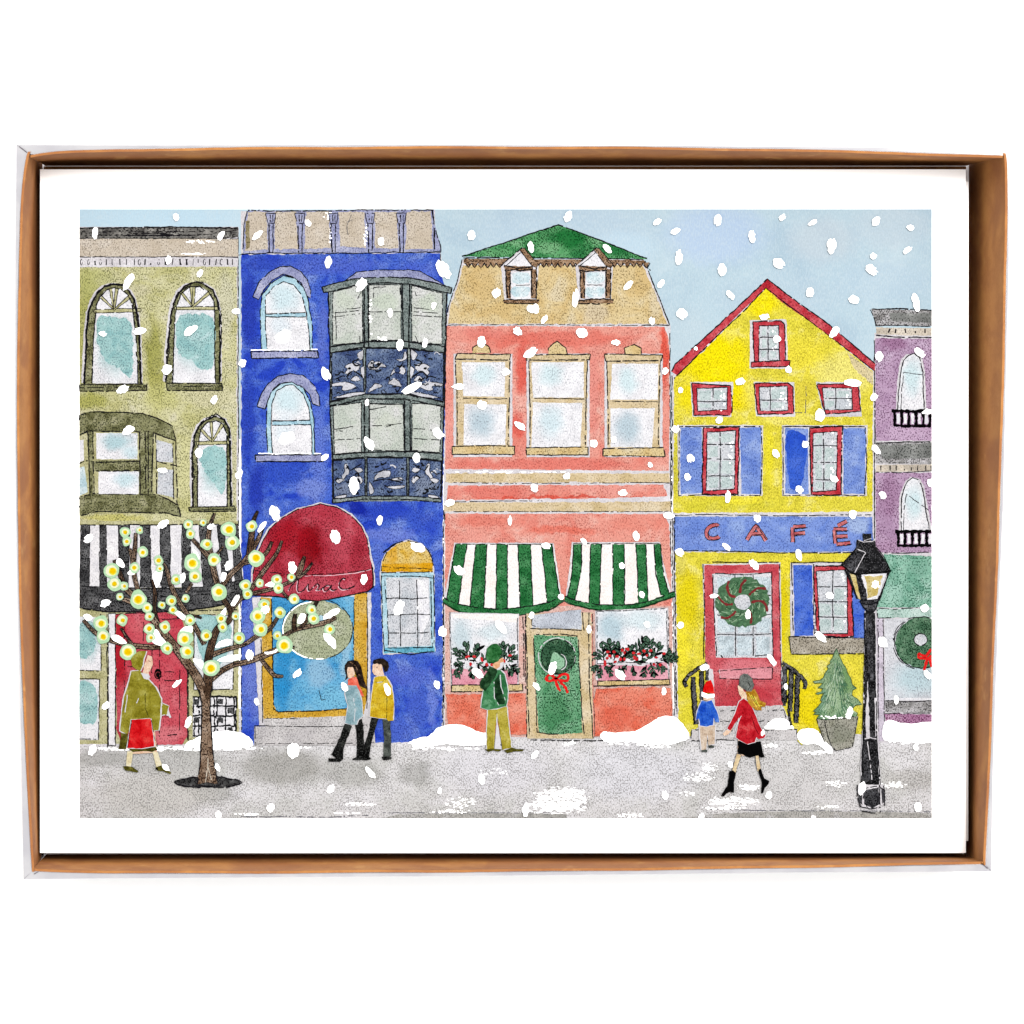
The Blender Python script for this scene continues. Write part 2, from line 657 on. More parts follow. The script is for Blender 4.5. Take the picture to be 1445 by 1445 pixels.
o = folded('envelope', 52.5, 259, 1358, 1192, ZC - 2 * T - .002, T, ENV, None, -.0004)
tag(o, 'white envelope lower in the stack, its edge showing at the left', 'envelope', g)
o = folded('greeting_card', 60, 243, 1356, 1207.5, ZC - 3 * T - .003, T, PAPER, None, .0005)
tag(o, 'white card low in the stack, its edge showing along the bottom', 'greeting card', g)
o = folded('greeting_card', 62, 246, 1360, 1203, ZC - 4 * T - .004, T, PAPER, None, -.0005)
tag(o, 'white card near the bottom of the stack, under all but one card', 'greeting card', g)
o = folded('greeting_card', 60, 247, 1357, 1204, ZC - 5 * T - .005, ZC - 5 * T - .006, PAPER, None, 0)
tag(o, 'lowest white card of the stack, lying on the tray floor', 'greeting card', g)

class Root:
    """children are drawn in world space, so they hang from a holder that undoes the card's own height"""
    o = card
ROOT = Root()
PARTS = []
def part(name, label=None, parent=None):
    a = Art(name, parent, label)
    PARTS.append(a)
    return a
# ------------------------------------------------------------------ the printed picture: sky and pavement
SKY = wash('sky_wash', (190, 213, 226), (180, 204, 220), (200, 220, 231), speck=.22, spc=(215, 230, 238), ws=120, dens=.55, streak=(.55, .16), tooth=.05,
           blobs=[(120, 300, 330, 60, (200, 228, 245)), (800, 330, 160, 60, (186, 208, 226), .7), (1010, 330, 90, 55, (186, 208, 236), .8),
                  (1100, 420, 120, 40, (184, 206, 222), .6), (1160, 340, 60, 40, (200, 212, 222), .6), (960, 480, 60, 60, (194, 213, 224), .7),
                  (1250, 400, 90, 40, (186, 209, 226), .6), (1260, 320, 70, 40, (196, 212, 224), .6), (880, 350, 60, 30, (198, 222, 238), .7)])
PAVE = wash('pavement_wash', (226, 224, 226), (214, 213, 212), (234, 232, 236), speck=.5, spc=(108, 106, 102), ws=50, dens=.572, streak=(.62, .44),
            blobs=[(240, 1075, 110, 26, (188, 187, 184), .75), (400, 1082, 80, 34, (174, 172, 168), .85), (500, 1090, 60, 24, (184, 183, 180), .7),
                   (585, 1092, 30, 20, (178, 177, 175), .7), (600, 1086, 14, 16, (172, 171, 169), .6), (300, 1118, 40, 20, (182, 181, 179), .8), (220, 1120, 110, 40, (206, 203, 199), .8),
                   (700, 1085, 110, 50, (228, 226, 232), .9), (900, 1090, 120, 50, (227, 226, 233), .9), (1100, 1100, 130, 50, (216, 214, 215), .9),
                   (140, 1070, 50, 14, (172, 171, 168), .7), (1290, 1100, 50, 20, (196, 193, 190), .7)])
KERB = wash('kerb_wash', (188, 186, 182), (160, 159, 156), (203, 202, 203), speck=.55, spc=(110, 108, 105), ws=30, dens=.57)
zset(0)
a = part('printed_sky', 'printed pale blue winter sky brushed in watercolour above the roofs')
a.fill(rect(112, 295, 1315, 620), SKY, .0)
zset(.001)
pav = a = part('printed_pavement', 'printed grey speckled pavement with patches of snow along the foot of the picture')
a.fill([(112, 1000), (1315, 1000), (1315, 1155), (112, 1155)], PAVE, 0)
a.fill([(560, 1149), (700, 1147), (800, 1149), (800, 1155), (540, 1155)], KERB, .8)
a.fill([(1010, 1148), (1130, 1144), (1315, 1147), (1315, 1155), (960, 1155)], KERB, .8)
a.line([(340, 1152), (480, 1153), (520, 1150)], 1.2, GREYLINE, .4)
a.line([(540, 1147), (800, 1147)], 1, GREYLINE, .45)
a.line([(1000, 1142), (1130, 1144), (1315, 1145)], 1.1, GREYLINE, .35)
for cx, cy, w, h, n in ((508, 1135, 44, 6, 40), (490, 1147, 50, 3, 22), (648, 1133, 50, 16, 60), (635, 1145, 70, 6, 40), (350, 1149, 40, 4, 26),
                        (790, 1128, 76, 34, 330), (782, 1140, 84, 18, 160), (800, 1118, 56, 12, 90), (890, 1150, 40, 8, 40), (803, 1049, 24, 8, 26), (925, 1053, 40, 8, 36),
                        (1035, 1131, 78, 14, 130), (1020, 1140, 60, 6, 40), (1057, 1111, 30, 10, 60), (985, 1097, 40, 14, 70), (1000, 1083, 24, 14, 36),
                        (1178, 1106, 34, 9, 30), (1262, 1107, 40, 9, 46), (1170, 1138, 36, 5, 34), (1086, 1052, 22, 6, 22), (968, 1120, 30, 8, 14), (425, 1055, 30, 4, 20), (700, 1090, 50, 12, 16)):
    a.drag(cx, cy, w, h, int(n * 1.25), sx=4.4 if n < 100 else 6.5, sy=1.5)
a.drag(240, 1056, 240, 6, 200, sx=9, sy=3)

# ------------------------------------------------------------------ olive green house at the left edge
GWALL = wash('olive_wall_wash', (210, 207, 162), (194, 191, 134), (217, 213, 182), speck=.62, spc=(100, 100, 56), ws=34, dens=.585, tooth=.24,
             blobs=[(122, 470, 22, 110, (170, 171, 92), .8), (130, 395, 40, 24, (184, 186, 116), .7), (217, 500, 16, 50, (158, 158, 76), .85), (222, 545, 14, 30, (174, 172, 92), .8),
                    (318, 430, 18, 60, (212, 209, 182), .9), (130, 565, 30, 16, (172, 172, 88), .8), (225, 562, 30, 22, (200, 198, 130), .7), (300, 560, 50, 20, (214, 209, 172), .8),
                    (160, 732, 60, 8, (200, 194, 110), .8), (328, 660, 12, 80, (206, 202, 168), .8), (262, 660, 14, 60, (212, 209, 156), .8), (190, 410, 30, 12, (210, 205, 174), .7)])
COR = wash('charcoal_cornice_wash', (128, 126, 122), (84, 82, 80), (164, 161, 156), speck=.75, spc=(24, 24, 24), ws=14, dens=.56, streak=(.3, .5))
TAUPE = wash('taupe_wash', (212, 200, 184), (202, 189, 171), (222, 212, 199), speck=.5, spc=(100, 88, 72), ws=30, dens=.61)
OFR = wash('olive_frame_wash', (142, 142, 104), (100, 100, 66), (170, 168, 134), speck=.7, spc=(44, 46, 30), ws=14, dens=.56)
OLF = wash('pale_olive_frame_wash', (198, 194, 150), (176, 172, 124), (212, 208, 172), speck=.45, spc=(104, 104, 66), ws=20, dens=.60)
TEAL = wash('teal_glass_wash', (166, 206, 206), (146, 192, 194), (190, 220, 222), speck=.5, spc=(70, 104, 112), ws=22, dens=.60)
GLW = wash('white_glass_wash', (240, 239, 244), (226, 226, 234), (250, 250, 252), speck=.4, spc=(120, 122, 132), ws=24, dens=.655)
GLB = wash('pale_blue_glass_wash', (216, 232, 238), (186, 212, 222), (236, 242, 247), speck=.42, spc=(110, 132, 142), ws=16, dens=.625)
GLG = wash('grey_glass_wash', (214, 216, 222), (200, 205, 212), (228, 229, 235), speck=.5, spc=(118, 122, 132), ws=18, dens=.60)
BLK = wash('black_stripe_wash', (92, 92, 94), (62, 62, 64), (122, 122, 124), speck=.8, spc=(18, 18, 20), ws=18, dens=.545)
STW = wash('white_stripe_wash', (240, 238, 242), (226, 224, 230), (250, 249, 251), speck=.35, spc=(110, 108, 116), ws=20, dens=.66)
REDD = wash('red_door_wash', (206, 88, 100), (196, 64, 80), (214, 112, 122), speck=.55, spc=(120, 30, 44), ws=40, dens=.60,
            blobs=[(168, 920, 12, 70, (178, 26, 40)), (178, 1030, 18, 22, (190, 50, 62), .8), (240, 1035, 30, 16, (218, 126, 134), .8), (205, 885, 26, 14, (212, 104, 112), .7)])
zset(.003)
h = a = part('printed_house', 'printed olive green townhouse with arched windows over a red door and black striped awning')
a.fill(rect(112, 320, 337, 1053), PALE, .3)
a.fill([(112, 376), (334, 376), (334, 742), (112, 742)], GWALL, .8)
a.fill([(112, 735), (337, 735), (337, 1050), (112, 1050)], OLF, .6)
a.line([(336, 322), (336, 500), (337, 742)], 1.4)
a.line([(336, 742), (339, 800), (341, 1030)], 1.3, gap=.25)
a = part('cornice', None, h)
a.fill([(112, 322), (243, 320), (336, 321), (336, 335), (250, 339), (112, 336)], COR, .6)
a.fill([(112, 337), (336, 337), (336, 362), (112, 362)], TAUPE, .4)
for _ in range(11):
    a.line([(112 + random.random() * 170, y := random.uniform(322, 334)), (150 + random.random() * 180, y + random.uniform(-1, 1))], random.uniform(.7, 1.6), INK, .3)
a.line([(112, 322), (243, 320.5), (336, 321.5)], 2, INK, .06)
a.line([(112, 336.5), (336, 336.5)], 1.1, INK, .2)
a.drag(282, 341, 44, 6, 26, sx=6, sy=1.6)
a.drag(275, 358, 40, 3, 20, sx=8, sy=1.4)
a.line([(112, 362.5), (336, 362.5)], 1.2, INK, .25)
a.fill([(112, 364), (336, 364), (336, 376), (112, 377)], PALE, .5)
x = 115
while x < 334:
    k = random.random()
    if k < .3:
        a.line(ell(x, 370, 1.6, 4, 8), 1, INK, .2)
    else:
        a.line([(x + random.uniform(-1, 1), 365.5), (x + random.uniform(-1, 1), 374)], random.choice((1, 1.6, 2.4)), INK, .15)
    x += random.uniform(7, 11)
glass_ = glass
def arch_window(name, out, inn, pane, tealp, transom, fanc, fan, sill, parent, label=None, dk=INK):
    w = part(name, label, parent)
    w.fill([(x + (2.5 if x > fanc[0] else -4), y - 1.5) for x, y in out], PALE, .6)
    w.fill(out, OFR, .5)
    w.fill(inn, GLW, .5)
    w.fill(inn, glass_([(tealp, (160, 202, 204))]), .5)
    w.fill(tint(tealp), TEAL, 1.6, True)
    w.fill(transom, OLF, .4)
    w.line(transom + [transom[0]], 1.2)
    for f in fan:
        w.brush([fanc, f], [2, 4], OLF, False)
        dx, dy = f[0] - fanc[0], f[1] - fanc[1]
        l = math.hypot(dx, dy)
        for s_ in (-2.2, 2.2):
            w.line([(fanc[0] - dy / l * s_ * .5, fanc[1] + dx / l * s_ * .5), (f[0] - dy / l * s_, f[1] + dx / l * s_)], 1.1)
    w.line(out, 2.6, dk, .05, .6)
    w.line(out, 1.6, dk, .15, 1.4)
    w.line(inn, 1.7, dk, .08, .5)
    w.fill(sill, OFR, .5)
    w.line(sill + [sill[0]], 1.6, INK, .08)
    w.line([(sill[0][0], sill[0][1] + 4), (sill[1][0], sill[1][1] + 4)], 1.4, INK, .4)
    return w
arch_window('window', [(119, 542), (120, 510), (122, 475), (125, 442), (131, 425), (138, 413), (148, 404), (160, 401), (172, 403), (183, 411), (190, 424), (194, 445), (197, 475), (199, 542)],
            [(130, 541), (131, 500), (134, 455), (136, 432), (141, 419), (150, 409), (161, 406), (171, 408), (180, 416), (187, 430), (189, 445), (192, 475), (195, 541)],
            rect(134, 442, 190, 540), [(137, 452), (150, 446), (165, 448), (178, 450), (188, 462), (189, 485), (186, 508), (188, 526), (182, 532), (168, 519), (150, 513), (141, 500), (137, 478)],
            [(133, 437), (199, 435), (199, 440), (133, 442)], (161, 437), [(143, 419), (156, 407), (165, 407), (184, 418)], [(112, 543), (207, 542), (207, 551), (112, 552)], h, 'printed arched window at the top left of the olive house')
arch_window('window', [(234, 540), (236, 500), (239, 465), (244, 430), (252, 413), (262, 403), (274, 398), (286, 400), (300, 409), (307, 425), (310, 445), (311, 480), (310, 540)],
            [(243, 540), (245, 500), (247, 445), (250, 430), (256, 414), (268, 405), (282, 404), (295, 412), (302, 425), (303, 440), (304, 540)],
            rect(247, 437, 303, 540), [(252, 446), (262, 441), (280, 443), (295, 446), (303, 457), (303, 490), (297, 518), (284, 522), (270, 508), (256, 502), (250, 490), (247, 466)],
            [(246, 433), (308, 433), (308, 437), (246, 437)], (272, 433), [(254, 411), (270, 404), (274, 404), (297, 412)], [(235, 541), (313, 541), (314, 551), (236, 551)], h, 'printed arched window with a thick olive frame beside the blue house')
arch_window('window', [(273, 716), (272, 670), (272, 640), (275, 615), (281, 601), (291, 592), (304, 587), (317, 592), (323, 605), (325, 640), (326, 716)],
            [(279, 715), (279, 640), (281, 620), (284, 606), (294, 596), (305, 593), (315, 598), (320, 612), (320, 640), (321, 715)],
            rect(279, 629, 320, 714), [(285, 636), (300, 630), (318, 633), (319, 670), (316, 697), (303, 684), (290, 668), (283, 652)],
            [(278, 623), (326, 622), (326, 627), (278, 628)], (300, 623), [(284, 606), (298, 595), (314, 599)], [(266, 716), (331, 714), (332, 721), (268, 722)], h, 'printed small arched window with a fanlight beside the bay window')
b = part('bay_window', 'printed olive bay window above the black striped awning', h)
b.fill([(112, 605), (250, 605), (250, 725), (112, 725)], OLF, .5)
b.fill([(112, 586), (128, 581), (200, 583), (222, 590), (244, 602), (248, 622), (215, 610), (128, 608), (112, 614)], OFR, .6, line=INK, lw=1.7, gap=.12)
b.fill([(112, 702), (130, 697), (222, 698), (240, 706), (252, 713), (255, 729), (235, 724), (135, 722), (112, 728)], OFR, .6, line=INK, lw=1.6, gap=.06)
b.fill([(196, 610), (216, 609), (216, 698), (196, 697)], OFR, .5)
b.fill([(124, 609), (131, 609), (131, 697), (126, 699)], OFR, .5)
b.fill([(131, 650), (197, 649), (197, 664), (134, 665)], OFR, .5)
for q, m in ((rect(136, 611, 194, 648), glass([(rect(142, 610, 188, 634), (170, 206, 214)), (rect(170, 630, 196, 648), (206, 228, 236))])), (rect(139, 665, 196, 697), glass([(rect(158, 666, 196, 688), (200, 226, 234))])), ([(221, 621), (243, 626), (244, 653), (221, 651)], GLG), ([(223, 662), (244, 663), (246, 702), (222, 697)], GLG),
             ([(112, 622), (118, 620), (119, 650), (112, 652)], GLW), ([(112, 660), (119, 658), (124, 694), (112, 700)], GLB)):
    b.fill(q, m, .5)
for q in ([(131, 609), (133, 697)], [(124, 609), (127, 699)], [(197, 609), (198, 697)], [(209, 608), (209, 697)], [(216, 610), (214, 695)], [(220, 613), (221, 697)], [(248, 620), (250, 712)], [(136, 653), (197, 651)], [(136, 665), (196, 664)],
          [(221, 651), (250, 658)], [(112, 654), (124, 650)], [(112, 614), (124, 607)], [(244, 625), (245, 705)], [(205, 609), (206, 690)]):
    b.line(q, 1.6, INK, .14)
aw = part('awning', 'printed black and white striped awning behind the tree', h)
aw.fill([(113, 741), (336, 741), (345, 828), (112, 830)], STW, .4)
for x0, x1, y0, y1 in ((115, 127, 112, 126), (141, 150, 141, 151), (167, 183, 168, 181), (198, 212, 198, 214), (226, 240, 227, 241), (257, 269, 257, 270), (281, 294, 287, 301), (306, 315, 315, 328), (326, 336, 332, 343)):
    aw.fill([(x0, 741), (x1, 741), (y1, 829), (y0, 829)], BLK, .6)
    aw.line([(x0, 741), (y0, 829)], 1.2, INK, .15)
    aw.line([(x1, 741), (y1, 829)], 1.2, INK, .15)
aw.line([(112, 741), (337, 740)], 1.6, INK, .15)
aw.fill([(112, 826), (190, 830), (240, 830), (290, 828), (345, 818), (346, 845), (335, 850), (290, 858), (230, 864), (150, 863), (112, 858)], BLK, .5)
aw.line([(112, 827), (190, 830), (240, 830), (290, 828), (345, 818)], 1.5, INK, .1)
aw.line([(112, 858), (150, 863), (230, 864), (290, 858), (335, 850), (346, 845)], 2, INK, .06)
for _ in range(10):
    x = random.uniform(115, 280)
    aw.line([(x, y := random.uniform(834, 856)), (x + random.uniform(30, 60), y + random.uniform(-3, 2))], 1, INK, .4)
s = part('shop_window', None, h)
s.fill([(112, 870), (142, 871), (142, 946), (112, 946)], glass([(rect(106, 872, 140, 932), (162, 204, 208))]), .4)
s.fill([(112, 880), (134, 881), (134, 912), (125, 926), (112, 927)], TEAL, 1.8, True)
s.fill([(112, 959), (140, 959), (140, 1044), (112, 1044)], glass([(rect(106, 962, 138, 1022), (162, 202, 206))]), .4)
s.fill([(112, 964), (132, 966), (138, 985), (136, 1016), (128, 1022), (112, 1014)], TEAL, 1.2, True)
for q in ([(112, 946), (140, 947)], [(112, 958), (143, 958)], [(142, 866), (143, 947)], [(141, 958), (139, 1044)], [(112, 1043), (136, 1043)], [(151, 866), (152, 1054)], [(153, 1000), (152, 1056)]):
    s.line(q, 1.3)
s = part('pilaster', None, h)
s.fill([(153, 866), (163, 866), (163, 1052), (153, 1052)], STW, .4, line=INK, lw=1.2, gap=.2)
s = part('shop_window', None, h)
s.fill([(274, 868), (330, 868), (329, 973), (274, 973)], glass([(rect(276, 870, 326, 946), (166, 206, 210))]), .4, line=INK, lw=1.3)
s.fill([(278, 872), (310, 871), (326, 885), (322, 920), (300, 945), (283, 925)], TEAL, 1.2, True)
s.line([(266, 862), (335, 860)], 1.4)
s.line([(266, 866), (266, 1045)], 1.3)
s = part('lattice', None, h)
s.fill([(272, 984), (333, 984), (334, 1040), (272, 1040)], STW, .4)
for y in (984, 997, 1010, 1024, 1038):
    s.line([(272, y), (334, y + random.uniform(-1, 1))], 2.4, INK, .1, .9)
for x in (273, 281, 302, 306, 319, 331, 333):
    s.line([(x, 983), (x + random.uniform(-1, 1), 1040)], 2.2, INK, .12, .9)
for x, y in ((277, 990), (277, 1016), (292, 1003), (311, 990), (325, 1003), (311, 1016), (292, 1030), (325, 1030)):
    s.fill(rect(x - 4, y - 4, x + 4, y + 4), BLK, .8)
d = part('door', 'printed red double door with a black knocker', h)
d.fill([(163, 867), (200, 864), (232, 864), (256, 872), (264, 900), (264, 1040), (258, 1050), (172, 1052), (165, 1030)], REDD, .8)
for q in ([(225, 915), (226, 1010), (225, 1040)], [(175, 880), (176, 945)], [(255, 890), (256, 945)], [(203, 878), (202, 905)], [(254, 945), (253, 1030)], [(232, 948), (246, 948)], [(232, 960), (250, 961)], [(176, 960), (175, 1000)],
          [(180, 940), (188, 940)], [(236, 1038), (250, 1036)], [(163, 868), (163, 1045)], [(215, 915), (214, 950)], [(264, 880), (265, 1044)], [(226, 874), (250, 874)]):
    d.line(q, 1.3, INK, .2)
d.line([(163, 867), (230, 864)], 1.4)
d.fill(ell(223, 951, 5.5, 7.5), INKB, .4)
d.line(ell(223, 952, 3, 4), .9, flat('knocker_red', (150, 60, 66)), .2)

# ------------------------------------------------------------------ blue house
BWALL = wash('blue_wall_wash', (76, 108, 208), (42, 70, 192), (122, 148, 222), speck=.5, spc=(20, 34, 132), ws=30, tooth=.24, dens=.58,
             blobs=[(352, 440, 16, 70, (42, 62, 176)), (372, 372, 40, 14, (52, 76, 186), .8), (470, 375, 90, 16, (84, 106, 206), .8), (590, 385, 40, 22, (86, 110, 212), .7), (350, 590, 14, 80, (44, 68, 182)), (362, 500, 10, 30, (46, 72, 186), .8),
                    (450, 640, 14, 90, (104, 128, 214), .8), (455, 470, 10, 60, (98, 118, 204), .8), (400, 665, 50, 26, (52, 82, 194), .8), (362, 690, 16, 44, (40, 60, 176), .9), (440, 690, 30, 16, (124, 144, 216), .8),
                    (540, 722, 60, 18, (46, 72, 190), .9), (505, 718, 16, 16, (20, 36, 160), .9), (548, 755, 50, 14, (118, 136, 214), .7), (600, 735, 28, 20, (58, 86, 198), .8), (535, 790, 14, 40, (92, 116, 208), .7),
                    (360, 930, 24, 110, (118, 136, 214), .8), (590, 1000, 20, 40, (76, 102, 202), .8), (575, 955, 40, 20, (92, 112, 208), .7), (610, 985, 8, 50, (120, 140, 220), .7), (560, 1030, 30, 20, (78, 104, 206), .8)])
LAV = wash('lavender_trim_wash', (168, 172, 206), (146, 150, 190), (190, 192, 218), speck=.5, spc=(70, 74, 120), ws=20, dens=.585)
CYF = wash('cyan_frame_wash', (182, 216, 230), (160, 200, 218), (204, 228, 238), speck=.4, spc=(80, 120, 140), ws=20, dens=.62)
GRF = wash('grey_green_frame_wash', (136, 148, 146), (106, 118, 116), (166, 174, 172), speck=.6, spc=(44, 52, 52), ws=14, dens=.57)
BAYG = wash('bay_glass_wash', (208, 212, 206), (194, 202, 192), (222, 222, 222), speck=.5, spc=(128, 132, 130), ws=34, dens=.60,
            blobs=[(545, 425, 22, 14, (200, 210, 194), .8), (490, 425, 18, 16, (204, 212, 198), .8), (605, 430, 18, 16, (202, 212, 196), .8), (545, 595, 22, 14, (204, 210, 198), .8)])
NAVY = wash('navy_panel_wash', (96, 114, 150), (64, 80, 122), (128, 144, 172), speck=.65, spc=(24, 34, 64), ws=18, dens=.565,
            blobs=[(545, 660, 26, 12, (84, 104, 156), .7), (600, 685, 20, 16, (140, 150, 170), .7), (490, 690, 18, 12, (142, 152, 174), .6)])
MOTIF = wash('pale_motif_wash', (216, 216, 224), speck=.2)
AWR = wash('crimson_awning_wash', (184, 62, 78), (164, 40, 56), (202, 92, 106), speck=.62, spc=(86, 6, 16), ws=34, dens=.575,
           blobs=[(436, 770, 24, 44, (138, 8, 18)), (410, 760, 34, 30, (166, 22, 36), .8), (480, 770, 20, 40, (196, 82, 98), .7), (505, 780, 16, 30, (170, 50, 66), .7), (440, 826, 90, 14, (200, 92, 108), .6), (390, 770, 14, 30, (172, 34, 48), .7)])
OCHRE = wash('ochre_frame_wash', (216, 172, 66), (196, 146, 36), (226, 190, 108), speck=.55, spc=(112, 78, 10), ws=30, dens=.585)
SKYD = wash('bright_blue_door_wash', (104, 176, 218), (66, 150, 206), (140, 196, 226), speck=.5, spc=(24, 84, 130), ws=40, dens=.60,
            blobs=[(398, 950, 16, 60, (44, 142, 204)), (450, 950, 26, 26, (150, 190, 218), .8), (470, 985, 30, 20, (130, 196, 226), .7), (410, 925, 24, 10, (50, 146, 206), .8), (488, 930, 10, 60, (158, 200, 224), .8)])
SAGE = wash('sage_disc_wash', (180, 186, 156), (160, 168, 134), (196, 200, 176), speck=.6, spc=(84, 90, 66), ws=30, dens=.575)
zset(.003)
h = a = part('printed_house', 'printed bright blue townhouse with a tall bay window and a round crimson awning')
a.fill([(340, 298), (614, 296), (614, 335), (622, 357), (625, 395), (626, 1048), (339, 1052)], PALE, .3)
a.fill([(340.5, 359), (620, 357), (625, 396), (632, 410), (625, 700), (624, 1046), (341, 1052)], BWALL, .8)
a.line([(336, 360), (350, 358)], 1.2)
a.line([(621, 358), (622, 372)], 1.4)
a.line([(626, 720), (625, 1046)], 1.4, INK, .2)
a = part('roof', None, h)
a.fill([(350, 297), (612, 296), (614, 320), (620, 340), (622, 357), (343, 358), (344, 315)], LAV, .4)
for q in (((350, 299), (376, 299), (378, 352), (346, 354)), ((388, 299), (418, 299), (420, 351), (388, 352)), ((432, 299), (464, 299), (466, 350), (430, 351)), ((478, 299), (514, 299), (516, 349), (480, 348)),
          ((528, 299), (560, 299), (562, 350), (530, 351)), ((574, 299), (608, 298), (611, 351), (572, 352))):
    a.fill(list(q), TAUPE, .9)
a.fill([(346, 312), (352, 312), (353, 350), (347, 352)], wash('umber_roof_edge_wash', (150, 138, 104), speck=.7, spc=(60, 52, 30)), 1)
a.drag(463, 304, 20, 10, 22, sx=6, sy=3)
a.drag(516, 330, 6, 40, 24, sx=3, sy=3)
a.drag(468, 330, 6, 36, 24, sx=3, sy=3)
for x in (376, 417, 464, 516, 560):
    a.fill([(x - 1, 301), (x + 13, 301), (x + 11, 315), (x + 2, 315)], LAV, .5, line=INK, lw=1.3)
    a.fill([(x + 3.5, 317), (x + 9.5, 317), (x + 9.5, 356), (x + 4.5, 356)], LAV, .4)
    a.line([(x + 3.5, 316), (x + 4.5, 356)], 1.8)
    a.line([(x + 9.5, 316), (x + 9, 356)], 1.5)
    a.line([(x + 5, 303), (x + 5.5, 313)], 1.6)
    a.line([(x + 9, 303), (x + 8.5, 313)], 1.2)
a.line([(350, 297), (420, 297.5), (520, 296.5), (612, 296)], 1.6, INK, .2, .7)
a.line([(349, 298), (344, 318), (343, 352)], 1.5)
a.line([(610, 297), (613, 312), (613, 352)], 2)
a.line([(615, 325), (621, 345), (622, 356)], 1.3, INK, .3)
a.line([(341, 358), (622, 356)], 1.5, INK, .2, .6)
a.line([(496, 303), (489, 318), (491, 332)], .8, GREYLINE, .2)
a.line([(489, 314), (502, 308)], .8, GREYLINE, .3)
def blue_arch(hood, frame, pane, rail, sill, parent, label):
    w = part('window', label, parent)
    w.fill(hood, LAV, .7, line=INK, lw=1.4, gap=.15)
    w.fill(frame, CYF, .5)
    cx = sum(p[0] for p in pane) / len(pane)
    cy = sum(p[1] for p in pane) / len(pane)
    w.fill(pane, glass_([(ell(cx - 4, cy - 20, 24, 24), (206, 230, 238)), (ell(cx - 10, cy + 20, 14, 20), (226, 236, 244))]), .4)
    w.fill(ell(cx - 6, cy + 36, 12, 8, 12, -30), WHITE, 1.8)
    w.line(frame[:len(frame)], 1.4, INK, .22)
    w.line(pane, 1.4, INK, .14)
    w.fill(rail, CYF, .3)
    w.line(rail[:2], 1.8)
    w.line(rail[2:], 1.5)
    w.fill(sill, LAV, .5, line=INK, lw=1.8, gap=.08)
    w.line([(sill[0][0], sill[0][1] - 2), (sill[1][0], sill[1][1] - 2)], 1.2, WHITE, .3)
blue_arch([(357, 419), (366, 397), (380, 384), (395, 376), (410, 375), (425, 383), (434, 395), (439, 410), (438, 421), (431, 415), (425, 400), (412, 391), (400, 387), (385, 395), (372, 410), (365, 423)],
          [(369, 494), (367, 440), (370, 416), (382, 400), (400, 389), (415, 393), (428, 405), (435, 425), (440, 455), (441, 494)],
          [(377, 494), (374, 455), (375, 418), (385, 405), (400, 397), (414, 402), (425, 415), (432, 440), (436, 470), (437, 494)],
          [(375, 443), (431, 441), (432, 447), (375, 447)], [(354, 496), (448, 495), (450, 505), (355, 506)], h, 'printed upper arched window of the blue house')
blue_arch([(363, 573), (369, 555), (378, 542), (392, 531), (410, 527), (428, 530), (443, 543), (450, 558), (451, 573), (441, 570), (437, 557), (425, 545), (410, 539), (395, 541), (385, 550), (378, 565), (374, 577)],
          [(378, 641), (376, 610), (377, 570), (383, 553), (397, 541), (412, 539), (428, 548), (438, 568), (443, 590), (444, 641)],
          [(385, 641), (382, 600), (383, 570), (390, 552), (403, 544), (414, 543), (428, 556), (436, 575), (440, 610), (441, 641)],
          [(384, 594), (438, 593), (439, 599), (384, 600)], [(360, 642), (453, 642), (456, 651), (361, 652)], h, 'printed lower arched window of the blue house')
b = part('bay_window', 'printed two storey grey bay window with ornate navy panels', h)
b.fill([(463, 405), (505, 395), (585, 395), (632, 408), (628, 500), (626, 580), (624, 650), (623, 707), (469, 708), (466, 575), (466, 500)], GRF, .5)
b.fill([(480, 402), (503, 384), (530, 381), (575, 381), (592, 383), (615, 396), (632, 405), (600, 400), (545, 392), (500, 394)], LAV, .5, line=INK, lw=1.3)
b.fill([(454, 405), (500, 393), (545, 391), (580, 392), (615, 399), (638, 406), (636, 414), (610, 408), (580, 401), (545, 399), (510, 401), (465, 412), (457, 413)], GRF, .4, line=INK, lw=1.8, gap=.06)
for q in ([(470, 412), (511, 402), (512, 483), (469, 487)], rect(521, 402, 566, 480), [(581, 403), (624, 414), (624, 486), (581, 482)],
          [(470, 573), (510, 568), (510, 638), (472, 641)], [(521, 569), (569, 570), (570, 637), (522, 635)], [(582, 569), (622, 572), (621, 639), (581, 636)]):
    b.fill(q, BAYG, .5, line=INK, lw=1.3, gap=.16)
for q in ([(471, 447), (508, 443)], [(472, 442), (490, 440)], [(487, 436), (509, 434)], [(488, 440), (506, 438)], [(521, 440), (566, 440)], [(584, 434), (606, 437)], [(584, 440), (618, 442)], [(583, 445), (624, 447)], [(527, 406), (527, 420)], [(564, 406), (565, 416)], [(527, 406), (545, 405)],
          [(474, 440), (474, 480)], [(508, 474), (508, 482)], [(509, 412), (505, 422)], [(472, 606), (485, 604), (498, 602)], [(474, 608), (484, 608)], [(525, 601), (544, 600), (569, 597)], [(545, 602), (552, 600)], [(583, 605), (600, 606), (616, 608)], [(522, 578), (545, 574)], [(521, 570), (570, 571)], [(472, 621), (508, 619)], [(584, 619), (620, 621)], [(586, 474), (590, 483)], [(586, 412), (588, 418)]):
    b.line(q, 1.2, INK, .2)
b.drag(523, 450, 6, 60, 16, sx=3, sy=3)
b.drag(540, 478, 20, 5, 14, sx=5, sy=3)
